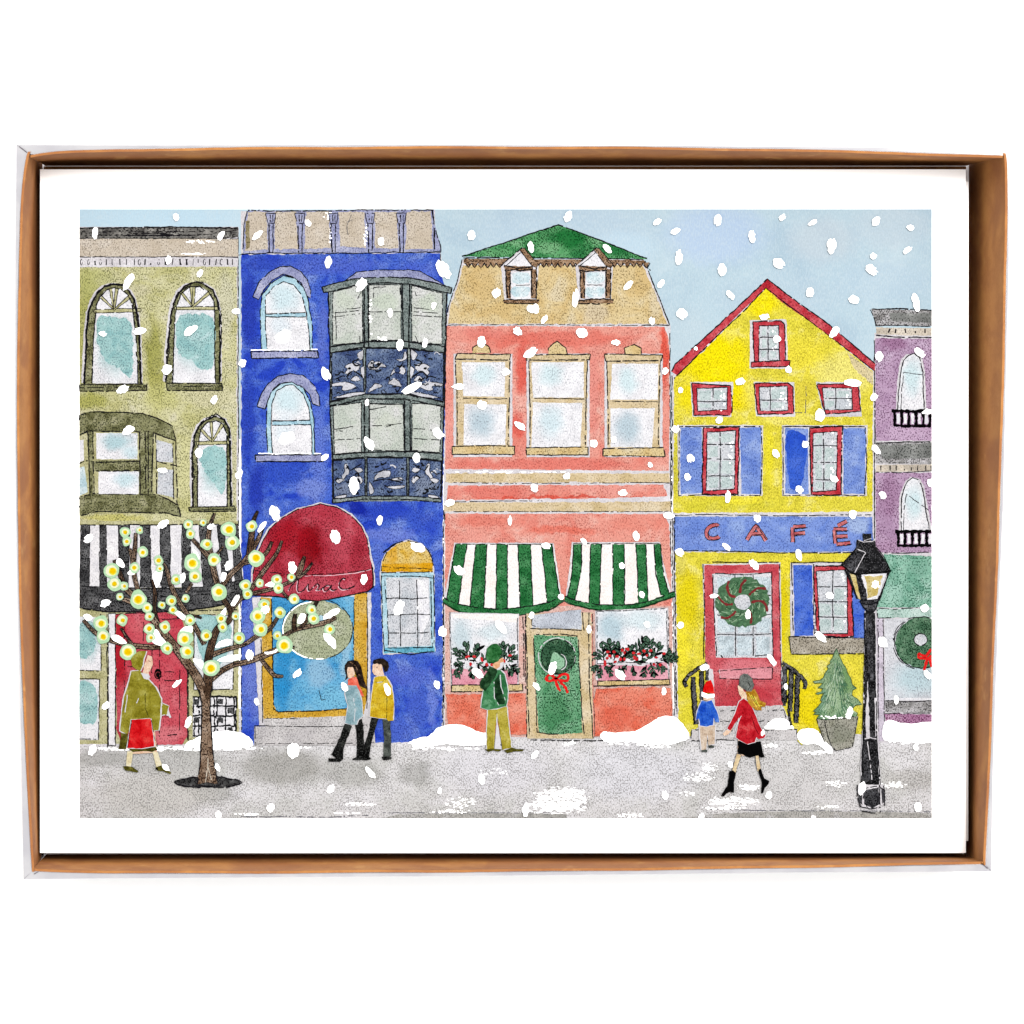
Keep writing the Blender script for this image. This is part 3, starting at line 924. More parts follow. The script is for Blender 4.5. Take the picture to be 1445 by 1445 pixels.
for q in ([(514, 400), (514, 490)], [(519, 402), (520, 490)], [(568, 400), (569, 490)], [(578, 401), (577, 492)], [(463, 412), (466, 500), (466, 575), (469, 650), (470, 705)], [(631, 412), (628, 500), (626, 580), (624, 650), (623, 705)],
          [(466, 498), (514, 490)], [(467, 489), (513, 483), (521, 482), (568, 481), (580, 483), (628, 489)], [(514, 491), (576, 491)], [(577, 492), (627, 498)],
          [(466, 567), (512, 556), (570, 556), (626, 567)], [(466, 573), (512, 563), (570, 563), (626, 574)], [(514, 565), (514, 640)], [(521, 567), (521, 637)], [(571, 565), (571, 640)], [(579, 566), (579, 637)],
          [(469, 649), (514, 645), (577, 645), (624, 650)], [(470, 641), (512, 638), (576, 637), (622, 640)]):
    b.line(q, 2, INK, .05, .5)
for q in ([(468, 498), (512, 492), (514, 556), (468, 565)], rect(516, 492, 575, 556), [(579, 493), (626, 498), (625, 566), (579, 557)], [(470, 650), (515, 647), (515, 701), (471, 704)], rect(518, 646, 574, 700), [(577, 647), (623, 651), (622, 704), (577, 700)]):
    b.fill(q, NAVY, .6, line=INK, lw=1.8, gap=.06)
def motif(pts):
    b.fill(pts, MOTIF, .5, True, line=INK, lw=1, gap=.2)
for sx in (1, -1):
    def m_(pts):
        return [((x if sx == 1 else 1093 - x), y) for x, y in pts]
    motif(m_([(487, 517), (494, 513), (505, 514), (507, 520), (502, 524), (497, 524), (492, 530), (487, 526), (490, 521)]))
    motif(m_([(495, 536), (502, 530), (507, 533), (509, 537), (501, 538)]))
    motif(m_([(504, 500), (510, 495), (513, 494), (512, 506), (508, 508)]))
    motif(m_([(470, 541), (485, 539), (499, 542), (502, 546), (490, 551), (482, 550), (483, 545), (470, 545)]))
    motif(m_([(470, 562), (490, 556), (512, 553), (513, 556), (488, 561)]))
    motif(m_([(509, 520), (514, 518), (514, 534), (510, 528)]))
    b.fill(ell(*m_([(493, 520)])[0], 2.4, 1.8, 8), INKB, .3)
    b.line(m_([(489, 532), (497, 524), (505, 527), (512, 533)]), 2.2, INK, .05, .4, True)
    b.line(m_([(506, 507), (498, 511), (502, 516), (509, 514)]), 2.2, INK, .05, .4, True)
    b.line(m_([(473, 535), (486, 531), (492, 535)]), 1.5, INK, .1, .4, True)
    motif(m_([(486, 656), (490, 655), (493, 666), (488, 672), (484, 677), (483, 672), (487, 665)]))
    motif(m_([(500, 662), (508, 660), (512, 664), (506, 667)]))
    motif(m_([(501, 674), (508, 672), (512, 678), (509, 683), (505, 678)]))
    motif(m_([(474, 678), (480, 675), (486, 677), (478, 682)]))
    motif(m_([(476, 700), (488, 698), (487, 702), (474, 703)]))
    b.line(m_([(489, 656), (494, 664), (506, 657), (510, 655)]), 1.6, INK, .1, .4, True)
    b.line(m_([(473, 683), (476, 690), (483, 688)]), 1.4, INK, .1, .4, True)
motif([(519, 516), (524, 509), (529, 512), (526, 516), (530, 518), (534, 516), (538, 512), (546, 518), (537, 518), (532, 522), (523, 521)])
motif([(560, 507), (568, 506), (570, 498), (573, 497), (574, 506), (566, 510)])
motif([(551, 531), (556, 521), (566, 516), (572, 521), (570, 528), (558, 526)])
motif([(548, 540), (556, 534), (564, 539), (566, 546), (556, 544)])
motif([(519, 554), (524, 546), (530, 541), (540, 545), (528, 550)])
b.fill(ell(561, 522, 4, 4.5, 10), NAVY, .4, line=INK, lw=1, gap=.1)
b.line([(526, 512), (530, 519), (538, 512), (533, 511), (531, 516)], 1.5, INK, .05, .3, True)
motif([(532, 668), (544, 664), (551, 665), (549, 673), (536, 674), (528, 677)])
motif([(545, 687), (556, 686), (570, 685), (569, 688), (556, 690)])
motif([(552, 676), (566, 674), (567, 678), (557, 678)])
motif([(521, 680), (528, 692), (522, 697)])
b.line([(526, 679), (545, 676), (568, 682)], 1.8, INK, .05, .4, True)
b.line([(527, 668), (540, 664), (552, 660)], 1.2, INK, .15, .4, True)
b.fill([(469, 704), (516, 700), (575, 700), (623, 704), (623, 709), (575, 705), (516, 704), (469, 710)], GRF, .3, line=INK, lw=1.6, gap=.06)
for k in range(84):
    x0, x1 = random.choice(((470, 511), (518, 573), (581, 622)))
    y0, y1 = random.choice(((500, 558), (652, 699)))
    x, y = random.uniform(x0, x1 - 6), random.uniform(y0, y1)
    b.line([(x, y), (x + random.uniform(1, 5), y + random.uniform(-4, 4)), (min(x1, x + random.uniform(4, 9)), y + random.uniform(-3, 4))], random.uniform(.9, 2.6), random.choice((INK, INK, INK, NAVY, MOTIF)), .05, .4, True)
d = part('door', 'printed bright blue door with a sage green disc in an ochre frame', h)
d.fill([(356, 843), (524, 836), (522, 1024), (366, 1024)], PALE, .5)
d.fill([(368, 842), (384, 845), (500, 846), (501, 838), (518, 836), (518, 980), (514, 1008), (490, 1014), (450, 1012), (385, 1013), (372, 1017)], OCHRE, .6)
d.fill([(384, 842), (500, 842), (499, 960), (496, 998), (460, 1002), (390, 1004), (386, 990)], SKYD, .6)
d.line([(368, 842), (370, 960), (371, 1020)], 1.4)
d.line([(383, 845), (385, 940), (387, 1000), (393, 1004), (440, 1003), (490, 1000)], 1.6, INK, .1)
d.line([(500, 845), (498, 960)], 1.2, INK, .25)
d.line([(518, 836), (519, 900), (518, 1000)], 1.5)
d.fill(ell(448, 889, 50, 42, 36), SAGE, .8)
d.line(ell(448, 888, 50, 43, 36, 0, 140, 430), 1.3, INK, .2)
d.line(ell(448, 889, 48.5, 41, 30, 0, 80, 260), 1.2, WHITE, .3)
d.fill(ell(453, 875, 9, 7, 14), CYF, .6, line=INK, lw=1, gap=.2)
d.line([(450, 974), (454, 988), (460, 986)], 1.1, INK, .1)
st = part('doorstep', None, h)
STEP = wash('grey_step_wash', (208, 204, 205), (196, 192, 194), (220, 217, 218), speck=.5, spc=(112, 110, 110), ws=40, dens=.59)
st.fill([(372, 1014), (450, 1012), (524, 1008), (524, 1026), (374, 1026)], STEP, .5)
st.fill([(359, 1025), (528, 1024), (530, 1052), (359, 1052)], STEP, .4)
st.line([(359, 1024), (440, 1026), (500, 1024), (526, 1023)], 1.1, INK, .35)
st.line([(360, 1025), (361, 1052)], 1.2, INK, .25)
st.line([(360, 1050), (460, 1049), (528, 1048)], 1, INK, .35)
st.line([(376, 1014), (420, 1014)], 1.1, INK, .4)
w = part('window', 'printed tall paned window under a yellow dome on the blue house', h)
w.fill([(536, 808), (538, 792), (545, 779), (560, 767), (577, 761), (596, 767), (608, 781), (613, 800), (614, 920), (541, 924)], PALE, .6)
w.fill([(538, 806), (539, 793), (545, 780), (560, 768), (577, 763), (595, 768), (607, 782), (611, 800), (611, 807)], wash('yellow_dome_wash', (226, 196, 118), (222, 178, 70), (232, 208, 150), speck=.55, spc=(130, 96, 20), ws=18, dens=.6, blobs=[(552, 784, 12, 18, (218, 164, 40), .8)]), .5)
w.fill([(539, 796), (611, 794), (611, 807), (539, 807)], wash('golden_band_wash', (222, 164, 30), (204, 140, 14), speck=.6, spc=(120, 74, 0)), .5)
w.line([(541, 780), (550, 773), (562, 766), (577, 763)], 2, INK, .1, .4, True)
w.line([(577, 763), (596, 769), (608, 784), (612, 806)], 1.5, INK, .1, .4, True)
w.line([(538, 806), (540, 792), (546, 779)], 1.5, INK, .12, .4, True)
w.line([(540, 800), (611, 803)], 1, INK, .4)
w.fill([(538, 808), (612, 808), (614, 916), (541, 922)], CYF, .4)
w.fill([(545, 815), (606, 815), (608, 911), (548, 913)], GLG, .4)
w.fill([(585, 818), (604, 818), (606, 870), (594, 905), (588, 860)], GLW, 1)
w.fill([(543, 914), (612, 912), (614, 920), (542, 922)], wash('deep_cyan_sill_wash', (104, 180, 206), speck=.4), .5)
for q in ([(538, 808), (611, 807)], [(538, 813), (590, 813), (611, 816)], [(538, 812), (539, 870), (542, 920)], [(612, 812), (613, 870), (613, 908)], [(564, 820), (564, 844), (565, 880), (565, 912)], [(588, 818), (589, 860), (590, 914)],
          [(545, 844), (580, 845), (603, 843)], [(547, 868), (580, 867), (607, 867)], [(549, 893), (580, 894), (606, 892)], [(543, 820), (545, 850)], [(547, 860), (548, 910)], [(608, 820), (609, 880), (610, 914)], [(543, 918), (580, 923), (612, 919)], [(547, 914), (611, 914)]):
    w.line(q, 1.4, INK, .12)
aw = part('awning', 'printed round crimson awning with a cursive name on its valance', h)
dome = [(356, 840), (357, 810), (362, 785), (370, 765), (380, 747), (397, 732), (420, 719), (452, 711), (475, 716), (495, 727), (510, 743), (518, 760), (522, 785), (526, 800), (527, 828), (520, 834), (490, 841), (450, 848), (420, 846), (390, 842)]
aw.fill([(x + (x - 445) * .03, y - 2) for x, y in dome], PALE, .5)
aw.fill(dome, AWR, .5)
aw.line(dome[1:13], 1.4, INK, .12)
aw.line(dome[13:] + [dome[0]], 1.8, INK, .08)
aw.line([(524, 797), (527, 815), (526, 830)], 1.6)
aw.line([(360, 805), (400, 810), (430, 811), (470, 810), (500, 807), (524, 803)], 1.2, INK, .2)
aw.line([(430, 813), (470, 812), (505, 808), (524, 803)], 1, wash('pale_pink_line', (236, 190, 200), speck=0), .3)
PINK = flat('pale_pink_echo', (240, 205, 214), .05)
def script(q, w=1.6):
    aw.line([(x - 1.3, y + 1.2) for x, y in q], 1.0, PINK, .15, .2, True)
    aw.line(q, w, INK, .04, .2, True)
script([(408, 833), (411, 827), (417, 820), (421, 818), (420, 825), (420, 831), (422, 835), (427, 834), (432, 829), (436, 824)])
script([(436, 824), (435, 829), (436, 833), (439, 832), (443, 828)])
script([(443, 828), (446, 825), (449, 824), (450, 828), (447, 832), (452, 832), (456, 829)])
script([(466, 826), (461, 826), (457, 830), (459, 834), (464, 832), (468, 826), (467, 831), (471, 833), (475, 831)])
script([(488, 817), (484, 816), (480, 821), (479, 827), (483, 831), (490, 831), (496, 829), (501, 826)], 1.8)
# ------------------------------------------------------------------ coral house
CORAL = wash('coral_wall_wash', (233, 158, 144), (228, 138, 124), (237, 184, 172), speck=.45, spc=(140, 50, 44), ws=36, dens=.605,
             blobs=[(780, 478, 150, 14, (224, 108, 94), .7), (938, 500, 8, 60, (226, 84, 66), .9), (738, 520, 14, 50, (222, 84, 70), .8), (680, 470, 40, 10, (224, 128, 118), .7), (730, 600, 12, 24, (222, 90, 78), .8), (838, 560, 8, 90, (228, 146, 136), .7),
                    (633, 600, 10, 60, (234, 156, 146), .8), (770, 655, 160, 12, (226, 120, 108), .8), (700, 695, 80, 10, (226, 118, 106), .75), (860, 690, 80, 8, (234, 158, 148), .7), (780, 702, 150, 3, (214, 76, 58), .8),
                    (795, 748, 60, 7, (226, 106, 86), .7), (900, 738, 50, 14, (228, 138, 122), .7), (690, 736, 60, 10, (228, 126, 110), .7), (660, 758, 40, 10, (232, 158, 146), .7), (790, 800, 18, 30, (232, 160, 146), .7), (938, 790, 10, 40, (232, 162, 146), .8),
                    (634, 900, 6, 100, (226, 160, 150), .8)])
PANEL = wash('coral_panel_wash', (232, 136, 114), (226, 108, 84), (236, 158, 138), speck=.5, spc=(130, 40, 26), ws=26, dens=.595, blobs=[(870, 1010, 30, 20, (220, 92, 68), .7), (655, 1000, 20, 16, (228, 110, 84), .8)])
PINKW = wash('pink_ledge_wash', (226, 156, 172), (216, 138, 156), (232, 176, 188), speck=.35, spc=(150, 80, 100), ws=20)
TANR = wash('tan_roof_wash', (222, 200, 152), (214, 186, 130), (226, 211, 178), speck=.55, spc=(100, 78, 36), ws=34, dens=.60, blobs=[(840, 440, 24, 20, (216, 200, 172), .8), (680, 400, 24, 40, (212, 182, 124), .7), (925, 430, 12, 30, (222, 208, 178), .7)])
TANT = wash('tan_trim_wash', (220, 200, 164), (208, 186, 142), (228, 212, 184), speck=.45, spc=(116, 96, 56), ws=26, dens=.615)
GROOF = wash('green_roof_wash', (92, 162, 106), (52, 124, 72), (126, 182, 134), speck=.7, spc=(8, 54, 22), ws=24, dens=.565, blobs=[(805, 335, 30, 20, (30, 112, 54), .9), (870, 348, 30, 10, (40, 118, 62), .8), (700, 355, 30, 8, (110, 174, 120), .7), (775, 350, 22, 8, (126, 184, 134), .8)])
BRN = wash('brown_trim_wash', (164, 132, 104), (120, 90, 64), (186, 158, 132), speck=.75, spc=(44, 28, 16), ws=10, dens=.555)
GRN = wash('green_stripe_wash', (54, 124, 72), (32, 98, 50), (84, 148, 98), speck=.65, spc=(4, 46, 20), ws=18, dens=.565)
PWH = wash('cream_white_stripe_wash', (252, 246, 244), (250, 240, 236), (255, 253, 252), speck=.12, spc=(160, 150, 150), ws=40, dens=.68)
GDOOR = wash('green_door_wash', (116, 172, 132), (80, 142, 100), (146, 192, 158), speck=.75, spc=(10, 60, 30), ws=30, dens=.56, blobs=[(785, 1005, 26, 34, (72, 134, 90), .7), (800, 960, 16, 20, (126, 176, 140), .6)])
WREA = wash('dark_wreath_wash', (58, 96, 70), (34, 66, 46), (84, 120, 92), speck=.75, spc=(6, 26, 14), ws=12, dens=.555)
HOLLY = wash('holly_leaf_wash', (78, 110, 90), (50, 78, 62), (104, 134, 112), speck=.4, spc=(8, 18, 12), ws=8, dens=.57)
RED = flat('bow_red', (228, 36, 36), .1)
BERRY = flat('berry_red', (200, 44, 50), .15)
zset(.003)
h = a = part('printed_house', 'printed coral red townhouse with a green roof and green striped awnings')
a.fill([(626, 458), (946, 458), (948, 730), (950, 1042), (626, 1042)], PALE, .3)
a.fill([(628, 460), (938, 461), (944, 480), (945, 560), (944, 664), (628, 662)], CORAL, .8)
a.fill([(630, 668), (944, 668), (946, 681), (628, 681)], TANT, .9)
a.fill([(632, 685), (936, 684), (942, 700), (860, 703), (630, 706)], CORAL, .9)
a.fill([(628, 709), (946, 708), (947, 722), (626, 722)], TANT, .8)
a.fill([(628, 725), (936, 725), (944, 740), (947, 800), (948, 860), (628, 860)], CORAL, .8)
a.fill([(628, 855), (949, 855), (949, 1040), (628, 1040)], wash('pale_coral_wash', (228, 188, 178), (220, 170, 160), (232, 206, 198), speck=.45, spc=(130, 80, 70), ws=30), .5)
for q in ([(640, 681), (720, 682), (945, 681)], [(640, 722), (760, 722), (942, 722)], [(628, 708), (700, 707), (770, 707)], [(628, 734), (628, 720)]):
    a.line(q, 1.1, INK, .35)
for q in ([(945, 470), (946, 600), (947, 730)], [(949, 730), (950, 900), (952, 1010)], [(951, 735), (952, 860), (954, 1000)], [(946, 735), (947, 800)], [(626, 860), (627, 1000)]):
    a.line(q, 1.3, INK, .22)
a.drag(720, 666, 160, 3, 40, sx=9, sy=1.4)
a.drag(820, 681, 60, 4, 16, PALE, sx=9, sy=2)
r = part('roof', None, h)
r.fill([(629, 459), (632, 432), (644, 400), (652, 366), (908, 366), (920, 396), (932, 422), (945, 459)], PALE, .4)
r.fill([(632, 457), (635, 432), (647, 400), (653, 374), (906, 374), (918, 398), (929, 424), (941, 457)], TANR, .8)
r.fill([(654, 362), (720, 340), (788, 317), (860, 344), (914, 366), (800, 364)], GROOF, .5)
r.line([(652, 362), (720, 340), (788, 317), (850, 340), (913, 365)], 1.8, INK, .06)
r.line([(654, 364), (780, 364), (908, 366)], 1.6, INK, .15)
r.line([(652, 366), (644, 400), (632, 434), (629, 458)], 1.5, INK, .15)
r.line([(910, 368), (920, 396), (932, 424), (945, 459), (905, 459)], 1.6, INK, .1)
r.line([(632, 459), (700, 458), (900, 459)], 1, INK, .45)
r.line([(913, 372), (918, 382)], 1.2)
r.fill([(654, 365), (908, 367), (912, 372), (654, 372)], BRN, .5)
x = 656
while x < 908:
    w_ = random.uniform(7, 10)
    r.fill([(x, 370), (x + w_, 370), (x + w_ * .75, 375), (x + w_ * .5, 377), (x + w_ * .25, 375)], BRN, .4)
    r.line([(x, 371), (x + w_ * .25, 375), (x + w_ * .5, 377.5), (x + w_ * .75, 375), (x + w_, 371)], 1.5, INK, .1, .4)
    x += w_
for dx, lb in ((0, 'printed left dormer window in the tan roof'), (105, 'printed right dormer window in the tan roof')):
    d = part('dormer', lb, h)
    q = lambda pts: [(x + dx, y) for x, y in pts]
    d.fill(q([(707, 376), (737, 349), (760, 375), (757, 426), (712, 426)]), PALE, .5)
    d.fill(q([(712, 374), (735, 355), (752, 377)]), GLW, .4)
    d.fill(q([(733, 352), (740, 350), (760, 373), (757, 378), (750, 375)]), BRN, .5, line=INK, lw=1.2)
    d.line(q([(706, 376), (722, 362), (737, 349)]), 1.8)
    d.line(q([(711, 377), (735, 357)]), 1.2, INK, .2)
    d.fill(q([(711, 375), (752, 376), (752, 382), (713, 382)]), BRN, .6)
    d.fill(q(rect(714, 380, 721, 421)), BRN, .6)
    d.fill(q(rect(749, 380, 757, 421)), BRN, .6)
    d.fill(q(rect(721, 384, 749, 422)), GLW, .3)
    d.fill(q([(724, 386), (745, 385), (746, 398), (726, 400)]), GLB, 1, True)
    d.fill(q([(723, 406), (746, 405), (744, 418), (724, 418)]), GLB, 1, True)
    d.line(q([(723, 402), (735, 402.5), (748, 402)]), 1.1, INK, .3)
    for l in ([(713, 380), (714, 400), (716, 421)], [(720, 384), (720, 419)], [(750, 382), (750, 418)], [(757, 378), (757, 422)], [(711, 375), (730, 379), (752, 377)], [(712, 382), (732, 383), (752, 381)]):
        d.line(q(l), 1.9, INK, .1, .7)
    d.fill(q([(710, 423), (761, 422), (760, 428), (711, 428)]), BRN, .6)
    d.line(q([(710, 424), (761, 423)]), 1.7, INK, .1, .8)
    d.line(q([(711, 428), (756, 428)]), 1.6, INK, .15, .8)
def sash(lint, key, fx0, fx1, up, lo, sill, rail, label, up_b, lo_b):
    w = part('window', label, h)
    w.fill([(fx0 - 3, 499), (fx1 + 3, 499), (fx1 + 3, 645), (fx0 - 3, 645)], PALE, .5)
    w.fill([(fx0, 508), (fx1, 508), (fx1 - 1, 632), (fx0 + 1, 632)], TANT, .5)
    w.fill(up, glass([(up_b[0], (208, 230, 236))]), .5)
    w.fill(lo, glass([(lo_b[0], (178, 200, 212) if lo_b[1] is GLT else (208, 228, 236))]), .5)
    w.fill(key, TANR, .4)
    w.line(key, 1.5, INK, .12)
    w.fill(lint, TANT, .4)
    w.line([lint[0], lint[1], lint[2]], 1.6, INK, .15)
    w.line([lint[3], lint[2]], 1.8, INK, .12)
    w.line([lint[0], lint[3]], 1.5, INK, .2)
    w.line([(fx0, 509), (fx0 + 2, 570), (fx0 + 2, 628)], 1.5, INK, .25)
    w.line([(fx1, 509), (fx1 - 2, 570), (fx1 - 3, 628)], 1.5, INK, .25)
    w.line([(fx0 + 8, rail), (fx1 - 4, rail + 1)], 1.3, INK, .15)
    w.fill(sill, TANR, .4, line=INK, lw=1.6, gap=.16)
GLT = wash('grey_blue_glass_wash', (188, 206, 216), (164, 186, 198), (212, 224, 231), speck=.5, spc=(90, 108, 120), ws=16, dens=.60)
sash([(645, 499), (720, 500), (719, 508), (642, 507)], [(667, 498), (667, 490), (674, 486), (685, 486), (690, 490), (692, 498)], 643, 720, [(652, 511), (713, 511), (712, 560), (654, 559)], [(655, 570), (715, 571), (713, 628), (654, 628)],
     [(638, 630), (690, 629), (726, 630), (726, 641), (638, 641)], 562, 'printed left sash window on the coral house', ([(665, 514), (700, 516), (702, 540), (670, 545)], GLB), ([(660, 574), (690, 572), (700, 590), (696, 615), (668, 618), (660, 600)], GLT))
sash([(743, 501), (833, 500), (832, 508), (742, 508)], [(774, 500), (774, 492), (780, 486), (786, 482), (798, 491), (800, 500)], 746, 829, [(750, 511), (824, 511), (824, 561), (752, 561)], [(752, 568), (822, 569), (819, 631), (750, 631)],
     [(742, 632), (785, 631), (830, 631), (830, 642), (743, 642)], 562, 'printed middle sash window on the coral house', ([(760, 513), (784, 512), (795, 528), (785, 545), (762, 542)], GLB), ([(758, 590), (775, 572), (792, 575), (795, 605), (780, 618), (758, 612)], GLB))
sash([(853, 500), (935, 501), (934, 509), (855, 510)], [(882, 500), (881, 491), (895, 486), (905, 491), (905, 500)], 856, 932, [(864, 513), (929, 513), (928, 564), (861, 564)], [(861, 576), (924, 576), (920, 631), (862, 631)],
     [(851, 633), (900, 632), (936, 632), (938, 644), (851, 643)], 566, 'printed right sash window on the coral house', ([(872, 518), (897, 520), (900, 545), (888, 556), (872, 548)], GLB), ([(872, 590), (885, 577), (905, 582), (906, 600), (890, 625), (864, 628)], GLT))
def green_awning(edge, hem_t, hem_b, stripes, label):
    w = part('awning', label, h)
    w.fill([(x + (1 if x > edge[0][0] + 60 else -2), y - 2) for x, y in edge], PALE, .5)
    w.fill(edge, PWH, .3)
    for st in stripes:
        (t0, t1, b0, b1, yb) = st[:5]
        mid = st[5] if len(st) > 5 else 0
        L = [(t0, 768), ((t0 + b0) / 2 + mid, 808), (b0, yb)]
        R = [(t1, 768), ((t1 + b1) / 2 + mid, 808), (b1, yb)]
        w.fill(catmull(L, False) + catmull(R, False)[::-1], GRN, .5)
        w.line(L, 1.5, INK, .08, .4, True)
        w.line(R, 1.5, INK, .08, .4, True)
    w.fill(hem_t + hem_b[::-1], GRN, .6)
    w.line(hem_t, 1.6, INK, .1, .5, True)
    w.line(hem_b, 2.2, wash('deep_green_ink', (16, 50, 26), speck=0), .04, .5, True)
    w.line([edge[0], edge[1]], 1.2, INK, .3)
    return w
green_awning([(643, 768), (780, 768), (786, 805), (792, 848), (740, 862), (690, 863), (628, 852), (636, 805)], [(627, 843), (648, 853), (690, 859), (735, 857), (770, 851), (790, 843)], [(625, 850), (650, 864), (690, 870), (735, 868), (775, 860), (796, 847)],
             [(643, 659, 629, 647, 852), (671.5, 687, 663, 683, 858), (701, 716, 700, 716, 860), (731, 749, 734, 752, 858), (764, 779, 772, 791, 850)], 'printed left green and white striped awning')
green_awning([(809, 767), (931, 767), (936, 800), (946, 836), (905, 854), (865, 856), (800, 846), (806, 800)], [(797, 842), (815, 848), (845, 853), (885, 853), (915, 848), (953, 834)], [(796, 848), (815, 855), (845, 861), (885, 861), (918, 853), (953, 842)],
             [(809, 821, 799, 812, 846, 3), (834, 849, 831, 846, 854), (865, 881, 865, 881, 856), (897, 911, 901, 915, 852), (923, 932, 933, 945, 840, -2.5)], 'printed right green and white striped awning')
def greenery(w, pts, n, x0, x1, y0, y1):
    zb = Zc.z
    for i, (x, y, ang, ln) in enumerate(pts):
        Zc.z = zb + (i % 6) * .0017
        if abs(ang) < 50:
            ln *= .84
            ang *= 1.25
        a = math.radians(ang)
        ex, ey = x + math.sin(a) * ln, y - math.cos(a) * ln
        w.line([(x, y), ((x + ex) / 2 + 1, (y + ey) / 2), (ex, ey)], 1.8, INKB, 0)
        for t in (.2, .45, .7):
            for sd in (-1, 1):
                if random.random() < .12:
                    continue
                px, py = x + (ex - x) * t, y + (ey - y) * t
                b = a + sd * random.uniform(.45, .95)
                L = ln * random.uniform(.34, .52)
                c = (px + math.sin(b) * L * .55, py - math.cos(b) * L * .55)
                w.fill(ell(*c, L * .62, L * .13 + .75, 9, math.degrees(b) - 90), INKB, .4)
                if random.random() < .8:
                    w.fill(ell(*c, L * .5, L * .08 + .35, 9, math.degrees(b) - 90), HOLLY, .3)
        w.fill(ell(ex, ey, ln * .20, ln * .11 + .8, 8, ang - 90), INKB, .3)
        w.fill(ell(ex, ey, ln * .15, ln * .08 + .4, 8, ang - 90), HOLLY, .3)
    Zc.z = zb + .0106
    for _ in range(n):
        w.fill(ell(random.uniform(x0, x1), random.uniform(y0, y1), random.uniform(1.9, 3.0), random.uniform(1.7, 2.6), 8), BERRY, .4)
s = part('shop_window', 'printed left shop window with holly along its sill', h)
s.fill([(634, 864), (732, 866), (732, 968), (636, 968)], PALE, .4)
s.fill([(636, 866), (731, 867), (730, 942), (637, 942)], glass([(rect(634, 872, 668, 925), (196, 214, 222)), (rect(670, 880, 720, 905), (216, 230, 236))]), .5)
s.fill([(636, 866), (731, 867), (730, 878), (640, 872)], PWH, .6)
s.fill([(637, 944), (730, 945), (730, 967), (638, 967)], PINKW, .7)
for q in ([(635, 864), (638, 966)], [(730, 872), (731, 962)], [(741, 870), (743, 1040)], [(738, 870), (740, 960)]):
    s.line(q, 1.2, INK, .25)
s.fill([(637, 967), (738, 965), (738, 975), (637, 976)], TANR, .5, line=INK, lw=1.6, gap=.12)
greenery(s, [(658, 932, -38, 26), (660, 932, -8, 28), (668, 934, 12, 28), (672, 934, -30, 16), (680, 934, 30, 24), (690, 936, 60, 14), (656, 936, -95, 14), (654, 938, -150, 18), (664, 938, 168, 18), (672, 936, 120, 16), (648, 938, 200, 12), (712, 930, -4, 26), (714, 932, 22, 26), (716, 934, 46, 18), (714, 938, 150, 16), (718, 938, 125, 16), (710, 938, 190, 14), (700, 934, 30, 20)], 14, 646, 726, 924, 940)
p_ = part('wall_panel', None, h)
p_.fill([(630, 980), (742, 978), (743, 1036), (632, 1038)], PANEL, .9)
d = part('door', 'printed green shop door with a wreath and red bow', h)
d.fill([(742, 866), (836, 864), (838, 1042), (744, 1042)], TANT, .4)
d.fill([(750, 868), (820, 860), (821, 888), (751, 886)], wash('grey_blue_transom_wash', (196, 202, 214), speck=.45, spc=(108, 112, 124)), .5)
d.fill([(753, 896), (815, 898), (818, 960), (822, 1034), (790, 1036), (760, 1033), (756, 960)], GDOOR, .6)
for q in ([(751, 868), (750, 882), (756, 884)], [(748, 887), (785, 888), (821, 889)], [(822, 864), (824, 890), (823, 884)], [(753, 896), (756, 970), (758, 1034)], [(754, 896), (790, 895), (815, 898)], [(816, 900), (819, 970), (824, 1036)], [(757, 1033), (775, 1036), (788, 1036)],
          [(831, 864), (831, 960), (837, 1042)], [(742, 866), (744, 960), (747, 1036)], [(836, 866), (836, 960), (839, 1040)], [(744, 1044), (800, 1045), (860, 1045)]):
    d.line(q, 1.5, INK, .16)
d.line(ell(786, 926, 26, 26, 30), 1.4, PALE, .3)
d.fill(ell(787, 927, 24, 25, 26), WREA, .9)
d.fill([(782, 920), (789, 924), (796, 931), (796, 940), (790, 945), (780, 944), (776, 936), (778, 927)], wash('mint_hole_wash', (146, 192, 158), speck=.4, spc=(20, 70, 40)), .7)
d.line(ell(787, 933, 10.5, 13, 16)[:1], 1)
d.fill(ell(787, 933, .1, .1, 3), GDOOR, .7, line=INK, lw=1.3, gap=.1)
d.line(ell(788, 927, 24.5, 25, 26), 1.4, INK, .15, .7)
d.line(ell(790, 934, 9, 11, 12, 0, -80, 80), 1.2, PALE, .2)
d.line([(784, 957), (776, 952), (771, 957), (775, 961), (784, 958), (794, 952), (801, 953), (800, 960), (790, 960), (784, 957)], 3.6, RED, 0, .3, True)
d.line([(784, 959), (787, 970), (791, 975)], 3.4, RED, 0, .3, True)
d.line([(790, 962), (797, 969), (801, 978)], 3.4, RED, 0, .3, True)
s = part('shop_window', 'printed right shop window with a full holly garland on its sill', h)
s.fill([(840, 862), (943, 857), (945, 960), (841, 960)], PALE, .4)
s.fill([(842, 863), (941, 859), (942, 935), (843, 936)], glass([(rect(840, 860, 884, 910), (176, 202, 214)), (rect(870, 860, 940, 890), (214, 230, 236))]), .5, line=INK, lw=1.2, gap=.35)
s.fill([(844, 938), (900, 940), (941, 934), (943, 960), (844, 962)], PINKW, .8)
s.fill([(843, 961), (944, 959), (945, 966), (843, 968)], TANR, .5, line=INK, lw=1.6, gap=.12)
s.line([(943, 870), (944, 958)], 1.2, INK, .3)
s.line([(835, 866), (838, 1040)], 1.2, CORAL, .2)
